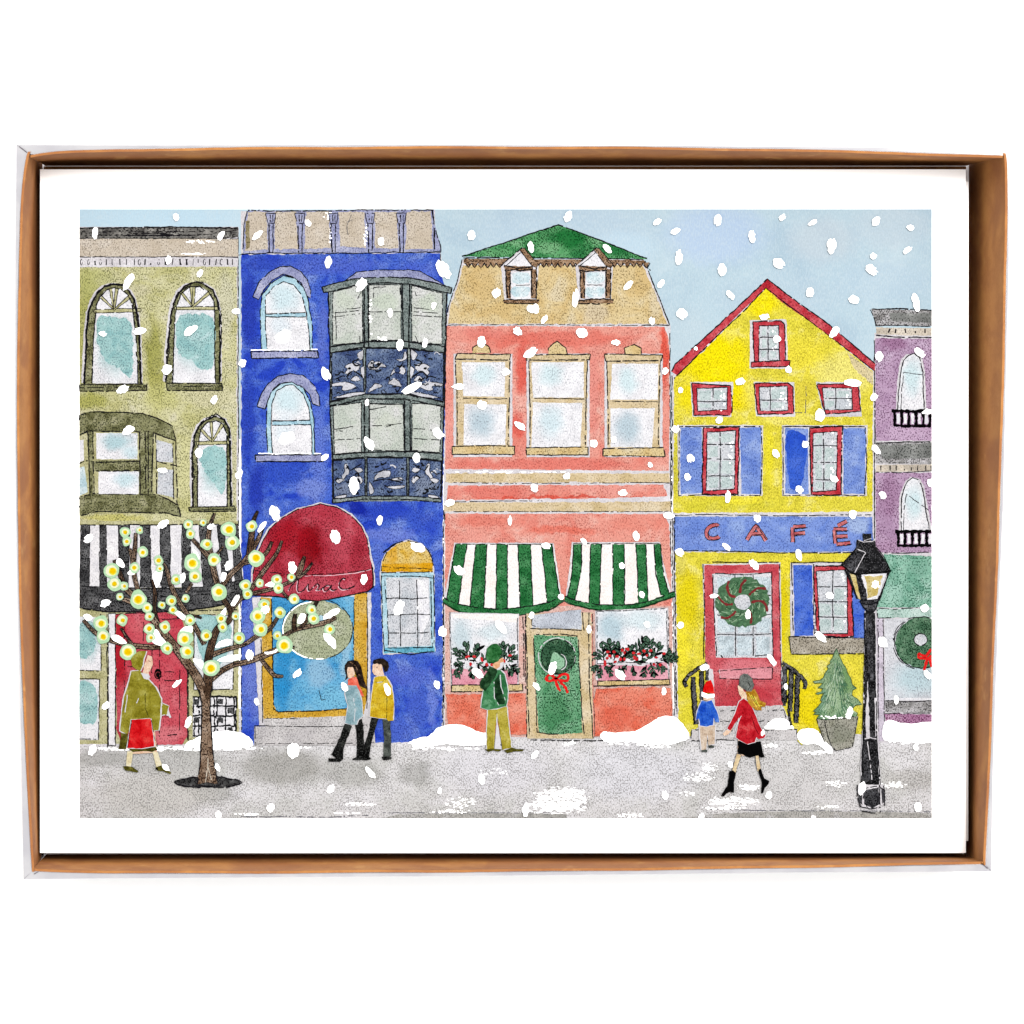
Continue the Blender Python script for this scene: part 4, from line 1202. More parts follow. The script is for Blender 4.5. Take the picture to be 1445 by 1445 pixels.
greenery(s, [(850, 932, -40, 18), (852, 932, -8, 26), (848, 938, -120, 14), (848, 940, 190, 15), (856, 940, 150, 14), (862, 930, -4, 30), (866, 932, 16, 24), (872, 934, 60, 14), (876, 930, -8, 26), (880, 932, 24, 22), (874, 940, 175, 14), (868, 938, -110, 14), (888, 930, 10, 22), (896, 922, 28, 30), (894, 934, 80, 16), (892, 938, 165, 14), (906, 930, 4, 24), (902, 934, -50, 16), (912, 932, 30, 20), (920, 926, -12, 28), (924, 928, 14, 24), (918, 936, 165, 18), (926, 934, 140, 16), (932, 930, 42, 20), (932, 932, 78, 22), (912, 938, 195, 16), (938, 930, 100, 14), (884, 938, -150, 12)], 26, 852, 938, 914, 938)
p_ = part('wall_panel', None, h)
p_.fill([(842, 972), (880, 970), (946, 970), (949, 1000), (948, 1036), (840, 1038), (838, 985)], PANEL, .9)
p_.line([(838, 968), (895, 967), (946, 966)], 1.4, INK, .2)

# ------------------------------------------------------------------ yellow cafe
YEL = wash('yellow_wall_wash', (230, 217, 72), (212, 201, 62), (238, 228, 128), speck=.42, spc=(126, 108, 8), ws=22, dens=.61, tooth=.26,
           blobs=[(1010, 510, 64, 60, (246, 228, 8), .95), (1040, 560, 26, 26, (246, 226, 10), .9), (1075, 425, 30, 30, (246, 228, 14), .9), (970, 560, 20, 26, (240, 222, 24), .9), (1130, 500, 50, 30, (238, 222, 68), .8), (1190, 530, 50, 40, (240, 230, 130), .85), (1090, 560, 50, 30, (232, 222, 110), .7), (1110, 590, 40, 14, (238, 226, 110), .8), (1130, 555, 22, 26, (220, 204, 70), .8),
                  (1030, 712, 90, 12, (214, 206, 60), .8), (1050, 705, 30, 8, (246, 232, 60), .7), (1086, 640, 10, 50, (238, 224, 50), .8), (1200, 712, 60, 10, (224, 212, 72), .8), (955, 660, 8, 60, (206, 198, 70), .8), (970, 850, 22, 60, (226, 208, 20), .9), (963, 910, 14, 44, (246, 230, 50), .7), (1106, 860, 8, 80, (224, 206, 20), .9), (1110, 800, 14, 20, (244, 228, 60), .6), (1140, 1000, 26, 50, (236, 214, 16), .9), (1200, 960, 20, 40, (238, 222, 70), .7), (975, 1000, 20, 40, (224, 212, 56), .7), (960, 800, 12, 16, (224, 212, 110), .6)])
REDT = wash('red_trim_wash', (204, 76, 86), (180, 44, 56), (218, 108, 116), speck=.5, spc=(104, 16, 28), ws=16, dens=.59)
SHUT = wash('blue_shutter_wash', (126, 152, 218), (104, 132, 208), (152, 174, 226), speck=.5, spc=(44, 66, 140), ws=24, dens=.60)
DSHUT = wash('deep_blue_shutter_wash', (82, 116, 212), (54, 92, 204), (108, 138, 220), speck=.5, spc=(24, 44, 130), ws=24, dens=.60)
SIGN = wash('blue_sign_wash', (126, 152, 220), (100, 130, 208), (150, 174, 228), speck=.5, spc=(52, 70, 140), ws=34, dens=.60, blobs=[(1040, 745, 16, 16, (160, 184, 232), .7), (980, 745, 24, 16, (104, 134, 212), .7), (1210, 740, 20, 14, (172, 192, 228), .8), (1100, 770, 80, 8, (112, 140, 214), .6)])
CAFD = wash('pink_red_door_wash', (208, 96, 104), (190, 66, 78), (220, 132, 138), speck=.5, spc=(110, 24, 36), ws=30, dens=.60, blobs=[(1050, 980, 50, 26, (194, 62, 72), .9), (1050, 940, 44, 14, (222, 128, 138), .8), (1000, 880, 8, 70, (194, 70, 80), .7)])
LETR = wash('dusty_red_letter_wash', (204, 118, 122), (186, 92, 96), (220, 146, 148), speck=.45, spc=(90, 30, 36), ws=10)
zset(.003)
h = a = part('printed_house', 'printed yellow gabled cafe with red trim and blue shutters')
a.fill([(947, 530), (1083, 402), (1234, 520), (1234, 1040), (952, 1040)], PALE, .3)
a.fill([(951, 534), (1000, 488), (1081, 407), (1150, 458), (1232, 524), (1231, 722), (950, 724)], YEL, .8)
a.fill([(953, 779), (1232, 781), (1234, 1036), (958, 1038), (955, 900)], YEL, .8)
a.fill([(1196, 498), (1232, 525), (1232, 545), (1205, 520)], wash('sandy_wash', (222, 206, 160), speck=.4), 1)
a.line([(948, 530), (948, 725)], 1.4, INK, .15)
a.line([(1234, 520), (1234, 760)], 1.4, INK, .15)
a.line([(952, 780), (955, 1010)], 1.2, INK, .3)
a.line([(948, 727), (1000, 726), (1100, 728), (1232, 726)], 1.3, INK, .3)
a.line([(1137, 545), (1137, 583), (1122, 582)], 1, GREYLINE, .35)
a = part('roof_trim', None, h)
a.fill([(947, 524), (953, 514), (1010, 462), (1050, 425), (1083, 393), (1110, 415), (1140, 438), (1170, 458), (1210, 492), (1235, 513), (1235, 524), (1190, 489), (1150, 459), (1100, 424), (1081, 406), (1016, 469), (955, 530)], REDT, .5)
a.line([(948, 524), (953, 514), (1010, 462), (1050, 425), (1083, 393), (1110, 415), (1140, 437), (1170, 458), (1210, 492), (1235, 513)], 1.7, INK, .12)
a.line([(951, 534), (1016, 470), (1050, 438), (1081, 406)], 1.8, INK, .12)
a.line([(1081, 406), (1100, 422), (1150, 459), (1190, 489), (1235, 524)], 1.5, INK, .18)
a.line([(1086, 410), (1110, 430)], 1, INK, .3)
def paned(w, out, glass, vx, hs, lw=1.6):
    w.fill(out, REDT, .6)
    w.fill(glass, GLG, .5)
    gx = [p[0] for p in glass]; gy = [p[1] for p in glass]
    x0, x1, y0, y1 = min(gx) + 2, max(gx) - 2, min(gy) + 2, max(gy) - 2
    hh = [y0] + list(hs) + [y1]
    vv = [x0] + list(vx) + [x1]
    for i in range(len(hh) - 1):
        for j in range(len(vv) - 1):
            if random.random() < .75:
                w.fill([(vv[j] + 2, hh[i] + 2), (vv[j + 1] - 2, hh[i] + 3), (vv[j + 1] - 3, hh[i + 1] - 3), (vv[j] + 2, hh[i + 1] - 2)], wash('teal_grey_pane_wash', (198, 212, 212), (184, 200, 200), (216, 224, 226), speck=.4, spc=(110, 128, 130), ws=12), .9)
    w.drag(x1 - 5, (y0 + y1) / 2, 9, y1 - y0, 10, sx=3, sy=3.5)
    for x in vx:
        w.line([(x, y0 - 1), (x + random.uniform(-1, 1), (y0 + y1) / 2), (x, y1)], 1.4, INK, .14)
    for y in hs:
        w.line([(x0 - 1, y + random.uniform(-.7, .7)), (x1 + 1, y + random.uniform(-.7, .7))], 1.4, INK, .16)
    w.line(out + [out[0]], lw, INK, .12, .6)
    w.line(glass + [glass[0]], 1.4, INK, .14)
w = part('window', 'printed small window with a red sill high in the gable', h)
w.fill([(1058, 452), (1110, 450), (1112, 520), (1058, 520)], PALE, .5)
paned(w, [(1062, 455), (1102, 453), (1107, 458), (1108, 512), (1064, 512)], [(1071, 460), (1099, 459), (1100, 509), (1071, 510)], [1084], [476, 493])
w.fill([(1060, 511), (1115, 509), (1114, 517), (1060, 518)], REDT, .5, line=INK, lw=1.5, gap=.2)
for lb, out, gl, vx, hs in (('printed left one of three small square windows', [(976, 541), (1031, 544), (1033, 580), (1030, 586), (979, 586)], [(983, 548), (1026, 547), (1026, 578), (985, 580)], [1006], [567]),
                            ('printed middle one of three small square windows', [(1065, 541), (1112, 540), (1119, 546), (1120, 584), (1069, 585)], [(1071, 546), (1111, 545), (1112, 579), (1073, 580)], [1087], [565]),
                            ('printed right one of three small square windows', [(1153, 543), (1200, 541), (1211, 545), (1214, 580), (1165, 585)], [(1161, 547), (1202, 548), (1203, 578), (1163, 579)], [1179], [563])):
    w = part('window', lb, h)
    w.fill([(out[0][0] - 2, 539), (out[2][0] + 2, 539), (out[3][0] + 2, 588), (out[4][0] - 2, 588)], PALE, .6)
    paned(w, out, gl, vx, hs)
for lb, x0, sl, frame, gl, vx, hs, sr, bot in (
    ('printed left upper window with pale blue shutters', 957, ([(960, 603), (990, 603), (991, 696), (960, 697)], SHUT), [(992, 604), (1043, 603), (1041, 697), (991, 698)], [(998, 610), (1038, 608), (1036, 690), (996, 693)], [1016], [627, 648, 671], ([(1044, 604), (1074, 603), (1074, 697), (1046, 697)], SHUT), 698),
    ('printed right upper window with one deep blue shutter', 1104, ([(1108, 604), (1140, 604), (1141, 697), (1108, 697)], SHUT), [(1142, 604), (1188, 602), (1187, 698), (1145, 698)], [(1147, 611), (1182, 609), (1180, 692), (1147, 694)], [1162], [629, 653, 677], ([(1190, 604), (1222, 604), (1220, 697), (1190, 697)], SHUT), 699)):
    w = part('window', lb, h)
    w.fill([(x0 - 1, 600), (x0 + 120, 600), (x0 + 119, 700), (x0, 700)], PALE, .6)
    w.fill(sl[0], sl[1], .7)
    if x0 > 1000:
        w.fill([(1110, 612), (1122, 608), (1138, 620), (1137, 650), (1130, 685), (1116, 688), (1110, 650)], wash('royal_blue_stroke', (54, 94, 206), (40, 78, 196), (76, 112, 214), speck=.4, spc=(20, 40, 120)), 1.2, True)
    w.fill(sr[0], sr[1], .7)
    paned(w, frame, gl, vx, hs, 1.9)
    w.line([(x0, 602), (x0 + 60, 602), (x0 + 116, 602)], 1.5, INK, .12)
    w.line([(x0 + 1, 603), (x0 + 1, 698)], 1.3, INK, .2)
    w.line([(x0 + 117, 603), (x0 + 119, 650), (x0 + 116, 698)], 1.5, INK, .15)
    w.line([(x0, 699), (x0 + 116, 699)], 1.3, INK, .25)
s = part('sign', 'printed blue cafe sign board with dusty red capital letters', h)
s.fill([(951, 729), (1231, 729), (1232, 778), (1100, 779), (951, 777)], SIGN, .7)
s.line([(951, 777), (1000, 777), (1100, 780), (1210, 780)], 1.5, INK, .2)
s.line([(952, 730), (952, 776)], 1.2, INK, .25)
def letter(strokes):
    for q, sm in strokes:
        s.line([(x, y) for x, y in q], 6.6, INK, 0, .25, sm, var=.12)
    for q, sm in strokes:
        s.line(q, 4.5, LETR, 0, .2, sm, var=.12)
    for q, sm in strokes:
        s.line([(x + 2.2, y + 1.6) for x, y in q], 1.1, INK, .35, .3, sm)
letter([([(1013.5, 743), (1011, 741), (1005, 742), (999, 746), (997, 752), (999, 758), (1005, 760), (1012, 759), (1015, 757)], True)])
letter([([(1054, 762), (1060, 752), (1066.5, 742), (1074, 752), (1081, 763)], False), ([(1061, 753.5), (1073, 753)], False)])
letter([([(1119, 765), (1118, 744)], False), ([(1119, 743.5), (1137, 742.5)], False), ([(1120, 753.5), (1136, 752)], False)])
letter([([(1182, 742), (1195, 735.5)], False), ([(1176, 747), (1195, 747)], False), ([(1177, 748), (1179, 767)], False), ([(1179, 757.5), (1196, 756.5)], False), ([(1180, 768), (1200, 766.5)], False)])
d = part('door', 'printed pink red cafe door with a round wreath on its glass', h)
d.fill([(991, 796), (1101, 794), (1105, 1000), (1004, 1000), (996, 940)], PALE, .5)
d.fill([(994, 798), (1099, 796), (1101, 880), (1104, 996), (1090, 999), (1009, 996), (1006, 945), (995, 940)], CAFD, .7)
d.fill([(1005, 810), (1088, 808), (1090, 928), (1010, 928)], GLG, .5)
for x0, x1 in ((1012, 1036), (1040, 1061), (1066, 1087)):
    for y0, y1 in ((814, 838), (872, 892), (898, 924)):
        d.fill([(x0, y0), (x1, y0), (x1 - 1, y1), (x0 + 1, y1)], wash('pale_door_pane_wash', (206, 220, 228), speck=.45, spc=(120, 138, 148), ws=14), 1.2)
for q in ([(992, 796), (994, 860), (993, 930)], [(998, 793), (1050, 794), (1099, 793)], [(1100, 796), (1100, 860), (1103, 990)], [(1006, 811), (1008, 870), (1011, 926)], [(1009, 809), (1050, 811), (1088, 808)], [(1089, 806), (1089, 870), (1091, 928)], [(1038, 884), (1038, 926)], [(1063, 884), (1063, 926)], [(1037, 811), (1037, 820)], [(1063, 811), (1063, 820)],
          [(1012, 895), (1050, 896), (1088, 894)], [(1012, 868), (1020, 869)], [(1076, 868), (1088, 867)], [(1078, 840), (1088, 840)], [(1017, 924), (1020, 928)], [(1065, 926), (1086, 923)]):
    d.line(q, 1.4, INK, .15)
d.fill([(1015, 944), (1090, 941), (1090, 957), (1016, 958)], wash('pale_pink_panel_wash', (226, 150, 160), speck=.4, spc=(140, 60, 74)), .6)
d.line([(1012, 947), (1050, 944), (1089, 941)], 1.2, INK, .3)
d.line([(1015, 957), (1030, 958), (1089, 958), (1090, 942)], 1.4, INK, .2)
d.line([(1015, 945), (1016, 956)], 1.1, PALE, .1)
GWR = flat('soft_green_brushwork', (74, 110, 80), .16, scale=.25)
WRL = [flat('wreath_light_stroke', (146, 174, 144), .12), flat('wreath_deep_stroke', (48, 84, 56), .12), flat('wreath_mid_stroke', (98, 134, 100), .12)]
MAR = flat('maroon_ribbon', (124, 44, 46), .1)
ring = []
for k in range(60):
    t = 2 * math.pi * k / 60
    rr = random.uniform(.97, 1.06)
    ring.append((1047.5 + 38 * rr * math.cos(t), 849 + 35 * rr * math.sin(t)))
d.fill(ring, GWR, .6)
zb = Zc.z
for k in range(150):
    Zc.z = zb + (k % 14) * .0001
    t = random.uniform(0, 2 * math.pi)
    rr = random.uniform(.40, .95)
    x, y = 1047.5 + 37 * rr * math.cos(t), 849 + 34 * rr * math.sin(t)
    b = t + math.radians(random.uniform(40, 80))
    L = random.uniform(4, 9)
    d.line([(x, y), (x + L * .5 * math.cos(b) + 1, y + L * .5 * math.sin(b)), (x + L * math.cos(b), y + L * math.sin(b))], random.uniform(.8, 1.9), random.choice(WRL), 0, .3)
Zc.z = zb + .0016
for q in ([(1029, 820), (1026, 828), (1030, 840), (1038, 842)], [(1053, 818), (1046, 826), (1044, 837)], [(1081, 831), (1070, 830), (1062, 835), (1057, 840)], [(1083, 863), (1080, 853), (1072, 848), (1060, 850)], [(1059, 880), (1060, 870), (1056, 860)], [(1017, 871), (1026, 872), (1034, 867), (1038, 862)], [(1013, 840), (1018, 848), (1026, 853), (1034, 852)]):
    d.line(q, 3.2, MAR, 0, .3, True)
d.fill(ell(1047.5, 849.5, 11.5, 11, 18), GLG, .8)
st = part('doorstep', 'printed grey steps under the cafe door', h)
st.fill([(1012, 998), (1104, 995), (1112, 1012), (1118, 1028), (980, 1030), (1005, 1012)], STEP, .5)
st.fill([(976, 1029), (1125, 1029), (1125, 1044), (975, 1045)], STEP, .4)
for q in ([(1014, 1003), (1050, 1004)], [(1083, 1003), (1106, 1002), (1110, 1012)], [(1016, 1018), (1040, 1018), (1088, 1018)], [(976, 1030), (1020, 1031), (1125, 1029)], [(976, 1045), (1010, 1044), (1060, 1045)], [(976, 1030), (976, 1044)], [(1124, 1030), (1125, 1040)]):
    st.line(q, 1.4, INK, .3, .7)
st.fill([(1080, 1028), (1082, 1023), (1092, 1015), (1106, 1014), (1117, 1023), (1119, 1028), (1100, 1029)], WHITE, .5, True)
rl = part('railing', 'printed black handrail left of the cafe door', h)
RAIL = wash('iron_rail_wash', (92, 92, 96), (60, 60, 64), (120, 120, 124), speck=.8, spc=(10, 10, 12), ws=8, dens=.55)
def bar(q, w):
    rl.line(q, w + 2.4, INKB, .02, .5, var=.18)
    rl.line(q, w, RAIL, 0, .4, var=.2)
for q, w_ in (([(998, 936), (985, 943), (972, 953), (966, 962), (967, 968), (970, 966)], 3.4), ([(978, 955), (980, 990), (983, 1022)], 5), ([(990, 947), (990, 975), (992, 1004)], 5), ([(997, 940), (998, 960)], 2.5)):
    bar(q, w_)
rl = part('railing', 'printed black handrail right of the cafe door', h)
for q, w_ in (([(1104, 935), (1118, 944), (1130, 954), (1137, 963), (1137, 970), (1133, 969)], 3.6), ([(1107, 940), (1107, 996)], 4.5), ([(1117, 946), (1115, 1004)], 5), ([(1126, 954), (1123, 1020)], 5), ([(1112, 1000), (1116, 1024)], 1.5)):
    bar(q, w_)
w = part('window', 'printed ground floor window with deep blue shutters over a stone box', h)
w.fill([(1115, 794), (1222, 794), (1222, 902), (1115, 902)], PALE, .6)
w.fill([(1119, 797), (1146, 797), (1148, 897), (1121, 897)], DSHUT, .7)
w.fill([(1202, 800), (1221, 800), (1222, 901), (1203, 899)], DSHUT, .7)
paned(w, [(1148, 799), (1201, 797), (1204, 897), (1190, 899), (1152, 897)], [(1152, 806), (1195, 804), (1196, 894), (1157, 894)], [1175], [828, 849, 871], 2)
w.line([(1116, 794), (1160, 793), (1196, 794)], 1.6, INK, .1)
w.line([(1117, 795), (1119, 890)], 1.4, INK, .18)
w.line([(1148, 796), (1149, 896)], 1.4, INK, .15)
bx = part('window_box', None, h)
bx.fill([(1113, 898), (1160, 899), (1222, 902), (1222, 921), (1160, 924), (1117, 923)], wash('stone_box_wash', (178, 170, 156), (160, 152, 138), (196, 190, 178), speck=.65, spc=(60, 54, 44), ws=16, dens=.57), .5)
bx.line([(1113, 898), (1150, 899), (1222, 901)], 1.4, INK, .2)
bx.line([(1113, 899), (1117, 926)], 1.6, INK, .1)
bx.line([(1117, 923), (1160, 923), (1222, 922)], 1.5, INK, .15)

# ------------------------------------------------------------------ mauve house at the right edge
MAUV = wash('mauve_wall_wash', (190, 160, 190), (172, 140, 172), (204, 180, 206), speck=.62, spc=(92, 52, 86), ws=30, dens=.575,
            blobs=[(1260, 485, 26, 12, (154, 110, 146), .8), (1255, 700, 18, 40, (164, 126, 160), .8), (1280, 610, 40, 14, (204, 176, 204), .8), (1300, 640, 20, 30, (198, 170, 200), .6), (1262, 770, 30, 10, (180, 144, 176), .7)])
TEALB = wash('teal_board_wash', (146, 194, 174), (114, 168, 146), (174, 210, 196), speck=.7, spc=(36, 92, 72), ws=24, dens=.565, blobs=[(1295, 800, 20, 20, (110, 164, 142), .7), (1262, 840, 18, 20, (170, 208, 194), .6)])
GREYC = wash('grey_cornice_wash', (178, 176, 178), (138, 136, 136), (206, 204, 208), speck=.7, spc=(50, 48, 48), ws=16, dens=.56)
zset(.003)
h = a = part('printed_house', 'printed mauve shop front cut off by the right edge of the picture')
a.fill([(1234, 470), (1315, 470), (1315, 1048), (1234, 1048)], PALE, .3)
a.fill([(1235, 477), (1315, 478), (1315, 622), (1236, 622)], MAUV, .7)
a.fill([(1235, 667), (1315, 667), (1315, 780), (1236, 780)], MAUV, .7)
a.fill([(1248, 1007), (1315, 1008), (1315, 1022), (1250, 1021)], wash('plum_band_wash', (182, 132, 168), (162, 106, 146), speck=.75, spc=(84, 26, 66), dens=.55), .6)
a.fill([(1236, 872), (1247, 872), (1248, 1045), (1238, 1046)], wash('lilac_pilaster_wash', (214, 204, 220), speck=.3), .5)
for q in ([(1234, 480), (1235, 620)], [(1246, 874), (1247, 940), (1248, 1018)], [(1239, 875), (1239, 1045)], [(1234, 660), (1234, 760)]):
    a.line(q, 1.4, INK, .15)
c = part('cornice', None, h)
c.fill([(1229, 436), (1315, 438), (1315, 460), (1236, 460), (1233, 448)], GREYC, .5)
c.fill([(1253, 442), (1315, 442), (1315, 456), (1258, 453)], wash('slate_grey_patch_wash', (136, 138, 136), speck=.7, spc=(40, 42, 40)), 1.2)
c.line([(1231, 436), (1270, 435.5), (1315, 438)], 1.8, INK, .08)
c.line([(1228, 437), (1234, 450), (1236, 460)], 1.2, INK, .3)
c.line([(1235, 460), (1270, 459), (1315, 461)], 1.3, INK, .25)
c.fill([(1236, 462), (1315, 463), (1315, 474), (1236, 472)], wash('sand_dentil_wash', (222, 210, 194), speck=.35), .5)
c.line([(1236, 473), (1265, 476), (1315, 476)], 1.7, INK, .1)
for x in (1256, 1264, 1277, 1292, 1305):
    c.line([(x, 464), (x + random.uniform(-2, 2), 470)], 1.8, INK, .05)
c = part('cornice', None, h)
c.fill([(1235, 624), (1315, 623), (1315, 655), (1236, 654)], GREYC, .5)
c.fill([(1240, 628), (1315, 626), (1315, 646), (1246, 648)], wash('slate_grey_patch_wash', (1, 1, 1)), 1.2)
c.line([(1236, 626), (1270, 624), (1315, 623)], 1.6, INK, .15)
c.fill([(1236, 656), (1315, 655), (1315, 665), (1236, 666)], wash('sand_dentil_wash', (1, 1, 1)), .5)
c.line([(1236, 666), (1270, 667), (1315, 665)], 1.2, INK, .35)
for x in (1243, 1256, 1265, 1276, 1286, 1295, 1306, 1314):
    c.line([(x, 657), (x, 664)], 1.5, INK, .1)
for lb, out, gl, rail in (('printed upper arched window with a black balcony', [(1267, 580), (1268, 555), (1271, 520), (1275, 508), (1282, 501), (1290, 499), (1298, 505), (1302, 525), (1303, 550), (1304, 580)],
                           [(1273, 518), (1290, 505), (1299, 520), (1300, 545), (1276, 560)], (1258, 579, 601)),
                          ('printed lower arched window with a black balcony', [(1271, 750), (1272, 710), (1275, 692), (1281, 679), (1288, 674), (1296, 677), (1302, 690), (1306, 715), (1312, 750)],
                           [(1278, 692), (1290, 682), (1299, 695), (1302, 725), (1284, 735)], (1263, 749, 770))):
    w = part('window', lb, h)
    w.fill([(x + (3 if x > 1288 else -3), y - 1) for x, y in out], PALE, .6)
    w.fill(out, glass([(gl, (204, 228, 234))]), .5)
    w.line(out, 1.5, INK, .15, .5)
    w.line([(x + (4 if x > 1288 else 4), y + 5) for x, y in out if y > (515 if rail[1] < 600 else 690)][:4], 1.1, INK, .3)
    x0, y0, y1 = rail
    w.line([(x0, y0 + 1), (1314, y0 + 1)], 4.6, INKB, 0, .4)
    w.line([(x0 + 3, y1), (1314, y1)], 4, INKB, 0, .5)
    for x in range(x0 + 4, 1316, 10):
        w.line([(x, y0), (x + 1, (y0 + y1) / 2), (x, y1)], 4.2, INKB, 0, .5)
        w.fill(rect(x + 3.4, y0 + 4.5, x + 7.8, y1 - 3), GLW, .5)
s = part('sign', 'printed blank teal board over the wreath window', h)
s.fill([(1248, 782), (1315, 785), (1315, 857), (1238, 857), (1240, 815)], TEALB, .8)
s.fill([(1237, 859), (1315, 859), (1315, 871), (1238, 872)], wash('pale_teal_band_wash', (190, 216, 208), speck=.5, spc=(70, 120, 104)), .6)
s.line([(1248, 780), (1280, 781), (1315, 779)], 1.3, INK, .2)
s.line([(1240, 858), (1262, 860), (1295, 857)], 1.3, INK, .15)
s.line([(1238, 860), (1239, 872), (1262, 872)], 1.3, INK, .2)
w = part('shop_window', 'printed shop window with a large wreath and red bow', h)
w.fill([(1248, 873), (1315, 873), (1315, 988), (1249, 988)], glass([(rect(1256, 930, 1330, 985), (188, 214, 222))], (218, 219, 226), .5), .4)
w.fill([(1252, 985), (1315, 985), (1315, 988), (1252, 988)], GLW, .4)
w.fill([(1249, 990), (1315, 990), (1315, 1005), (1249, 1005)], GREYC, .4)
w.line([(1249, 989), (1280, 990), (1315, 989)], 1.6, INK, .1)
w.line([(1249, 1007), (1280, 1006), (1315, 1007)], 1.3, INK, .2)
w.line(ell(1297, 907, 37, 37, 30, 0, 100, 260), 1.2, INK, .2)
w.fill(ell(1300, 907, 37, 36, 40), wash('fir_wreath_wash', (92, 130, 102), (68, 106, 80), (120, 152, 126), speck=.75, spc=(12, 44, 26), ws=12, dens=.555), 1)
w.line(ell(1300, 907, 37, 36, 40, 0, 60, 300), 1.5, INK, .15, .8)
w.fill(ell(1299, 902.5, 9.5, 9, 14), GLG, .6, line=INK, lw=1.5, gap=.1)
w.line([(1314, 916), (1306, 926), (1297, 923), (1297, 928), (1308, 929), (1315, 924)], 3.6, RED, 0, .3, True)
w.line([(1310, 929), (1306, 937), (1304, 946)], 3.6, RED, 0, .3, True)
w.line([(1312, 929), (1314, 941)], 3.4, RED, 0, .3, True)
# ------------------------------------------------------------------ snow banks
zabove()
for lb, q in (('printed snow bank by the red door behind the tree', [(262, 1050), (272, 1044), (290, 1036), (310, 1032), (325, 1031), (345, 1036), (356, 1046), (355, 1053), (330, 1055), (290, 1054), (266, 1056)]),
              ('printed long snow bank between the blue and coral houses', [(577, 1048), (590, 1041), (606, 1038), (620, 1026), (640, 1022), (656, 1024), (675, 1032), (690, 1037), (692, 1050), (660, 1052), (630, 1050), (610, 1053), (596, 1054), (586, 1057), (581, 1050)]),
              ('printed snow bank between the coral house and the cafe', [(847, 1040), (852, 1032), (866, 1034), (880, 1033), (900, 1030), (920, 1018), (935, 1011), (952, 1012), (965, 1024), (972, 1038), (968, 1044), (945, 1050), (915, 1050), (882, 1046), (866, 1047), (858, 1048)]),
              ('printed snow bank beside the potted tree', [(1125, 1035), (1132, 1029), (1146, 1028), (1156, 1034), (1162, 1044), (1174, 1056), (1172, 1063), (1152, 1050), (1136, 1050), (1128, 1046)]),
              ('printed snow bank under the wreath window', [(1247, 1022), (1256, 1016), (1270, 1020), (1290, 1021), (1318, 1020), (1318, 1045), (1296, 1048), (1280, 1046), (1248, 1044)])):
    a = part('snow_bank', lb)
    a.fill(q, WHITE, .7, True)
    x0, x1 = min(p[0] for p in q), max(p[0] for p in q)
    a.drag((x0 + x1) / 2, max(p[1] for p in q) - 1, (x1 - x0) * .8, 5, 26, sx=8, sy=3)
    if x0 > 1120 and x0 < 1130:
        a.line([(1135, 1036), (1144, 1034), (1152, 1036)], .8, flat('faint_yellow', (240, 230, 170)), .2, .2, True)
        a.line([(1125, 1044), (1132, 1051)], 1.4, YEL, .2)

# ------------------------------------------------------------------ potted fir
FIR = wash('fir_needle_wash', (140, 168, 130), (108, 146, 112), (172, 192, 162), speck=.45, spc=(40, 72, 44), ws=20, dens=.585, blobs=[(1196, 955, 12, 30, (118, 154, 98), .8), (1180, 990, 12, 22, (160, 186, 150), .8), (1160, 985, 12, 20, (112, 150, 126), .8)])
a = pot_tree = part('printed_fir_tree', 'printed small fir tree in a grey pot beside the cafe steps')
edge = [(1180, 915), (1176, 925), (1171, 933), (1172, 936), (1167, 940), (1169, 944), (1164, 950), (1162, 956), (1157, 960), (1147, 961), (1149, 964), (1161, 964), (1154, 971), (1162, 971), (1158, 976), (1151, 978), (1153, 980), (1163, 978), (1158, 988), (1160, 990), (1154, 998), (1148, 1003), (1152, 1005), (1148, 1008), (1157, 1008), (1153, 1014), (1158, 1016),
        (1204, 1014), (1208, 1012), (1210, 1006), (1200, 1002), (1207, 995), (1216, 994), (1210, 986), (1202, 981), (1203, 974), (1209, 971), (1203, 966), (1200, 956), (1196, 950), (1193, 942), (1188, 934), (1184, 926)]
a.fill(edge, FIR, .4)
a.line(edge + [edge[0]], 1.0, flat('dark_needle_line', (52, 84, 62), .2), .15, .3)
NL = flat('needle_stroke', (70, 108, 82), .2)
NL2 = flat('pale_needle_stroke', (176, 198, 172), .1)
zb = Zc.z
for k in range(150):
    Zc.z = zb + (k % 16) * .0001
    y = random.uniform(935, 1008)
    half = (y - 915) / 95 * 26
    x = 1181 + random.uniform(-.85, .85) * half
    sx = (x - 1181) / 26
    L = random.uniform(6, 13)
    b = math.radians(90 - sx * 60 + random.uniform(-14, 14))
    a.line([(x, y), (x + math.cos(b) * L * .5, y + math.sin(b) * L * .5), (x + math.cos(b) * L, y + math.sin(b) * L)], random.uniform(.6, 1.2), random.choice((NL, NL, NL2)), .1, .3)
Zc.z = zb + .0018
a.line([(1181, 930), (1184, 965), (1189, 1000)], .8, NL, .3)
p_ = part('plant_pot', None, pot_tree)
POT = wash('grey_pot_wash', (166, 164, 152), (148, 148, 132), (186, 184, 174), speck=.6, spc=(60, 58, 50), ws=18, dens=.57, blobs=[(1186, 1034, 20, 20, (138, 140, 126), .7)])
p_.fill([(1152, 1014), (1164, 1016), (1211, 1010), (1208, 1030), (1204, 1053), (1188, 1058), (1180, 1059), (1172, 1050), (1162, 1046)], POT, .5)
p_.line([(1152, 1014), (1163, 1048)], 1.2, INK, .15)
p_.line([(1163, 1017), (1168, 1040), (1173, 1052)], 1.3, INK, .12)
p_.line([(1152, 1014), (1166, 1016), (1190, 1014), (1210, 1010)], 1.2, INK, .2)
p_.line([(1210, 1012), (1207, 1034), (1203, 1054), (1190, 1057), (1180, 1059), (1172, 1052)], 1.2, INK, .2)
p_.drag(1176, 1012, 44, 4, 24, sx=4, sy=2.4)

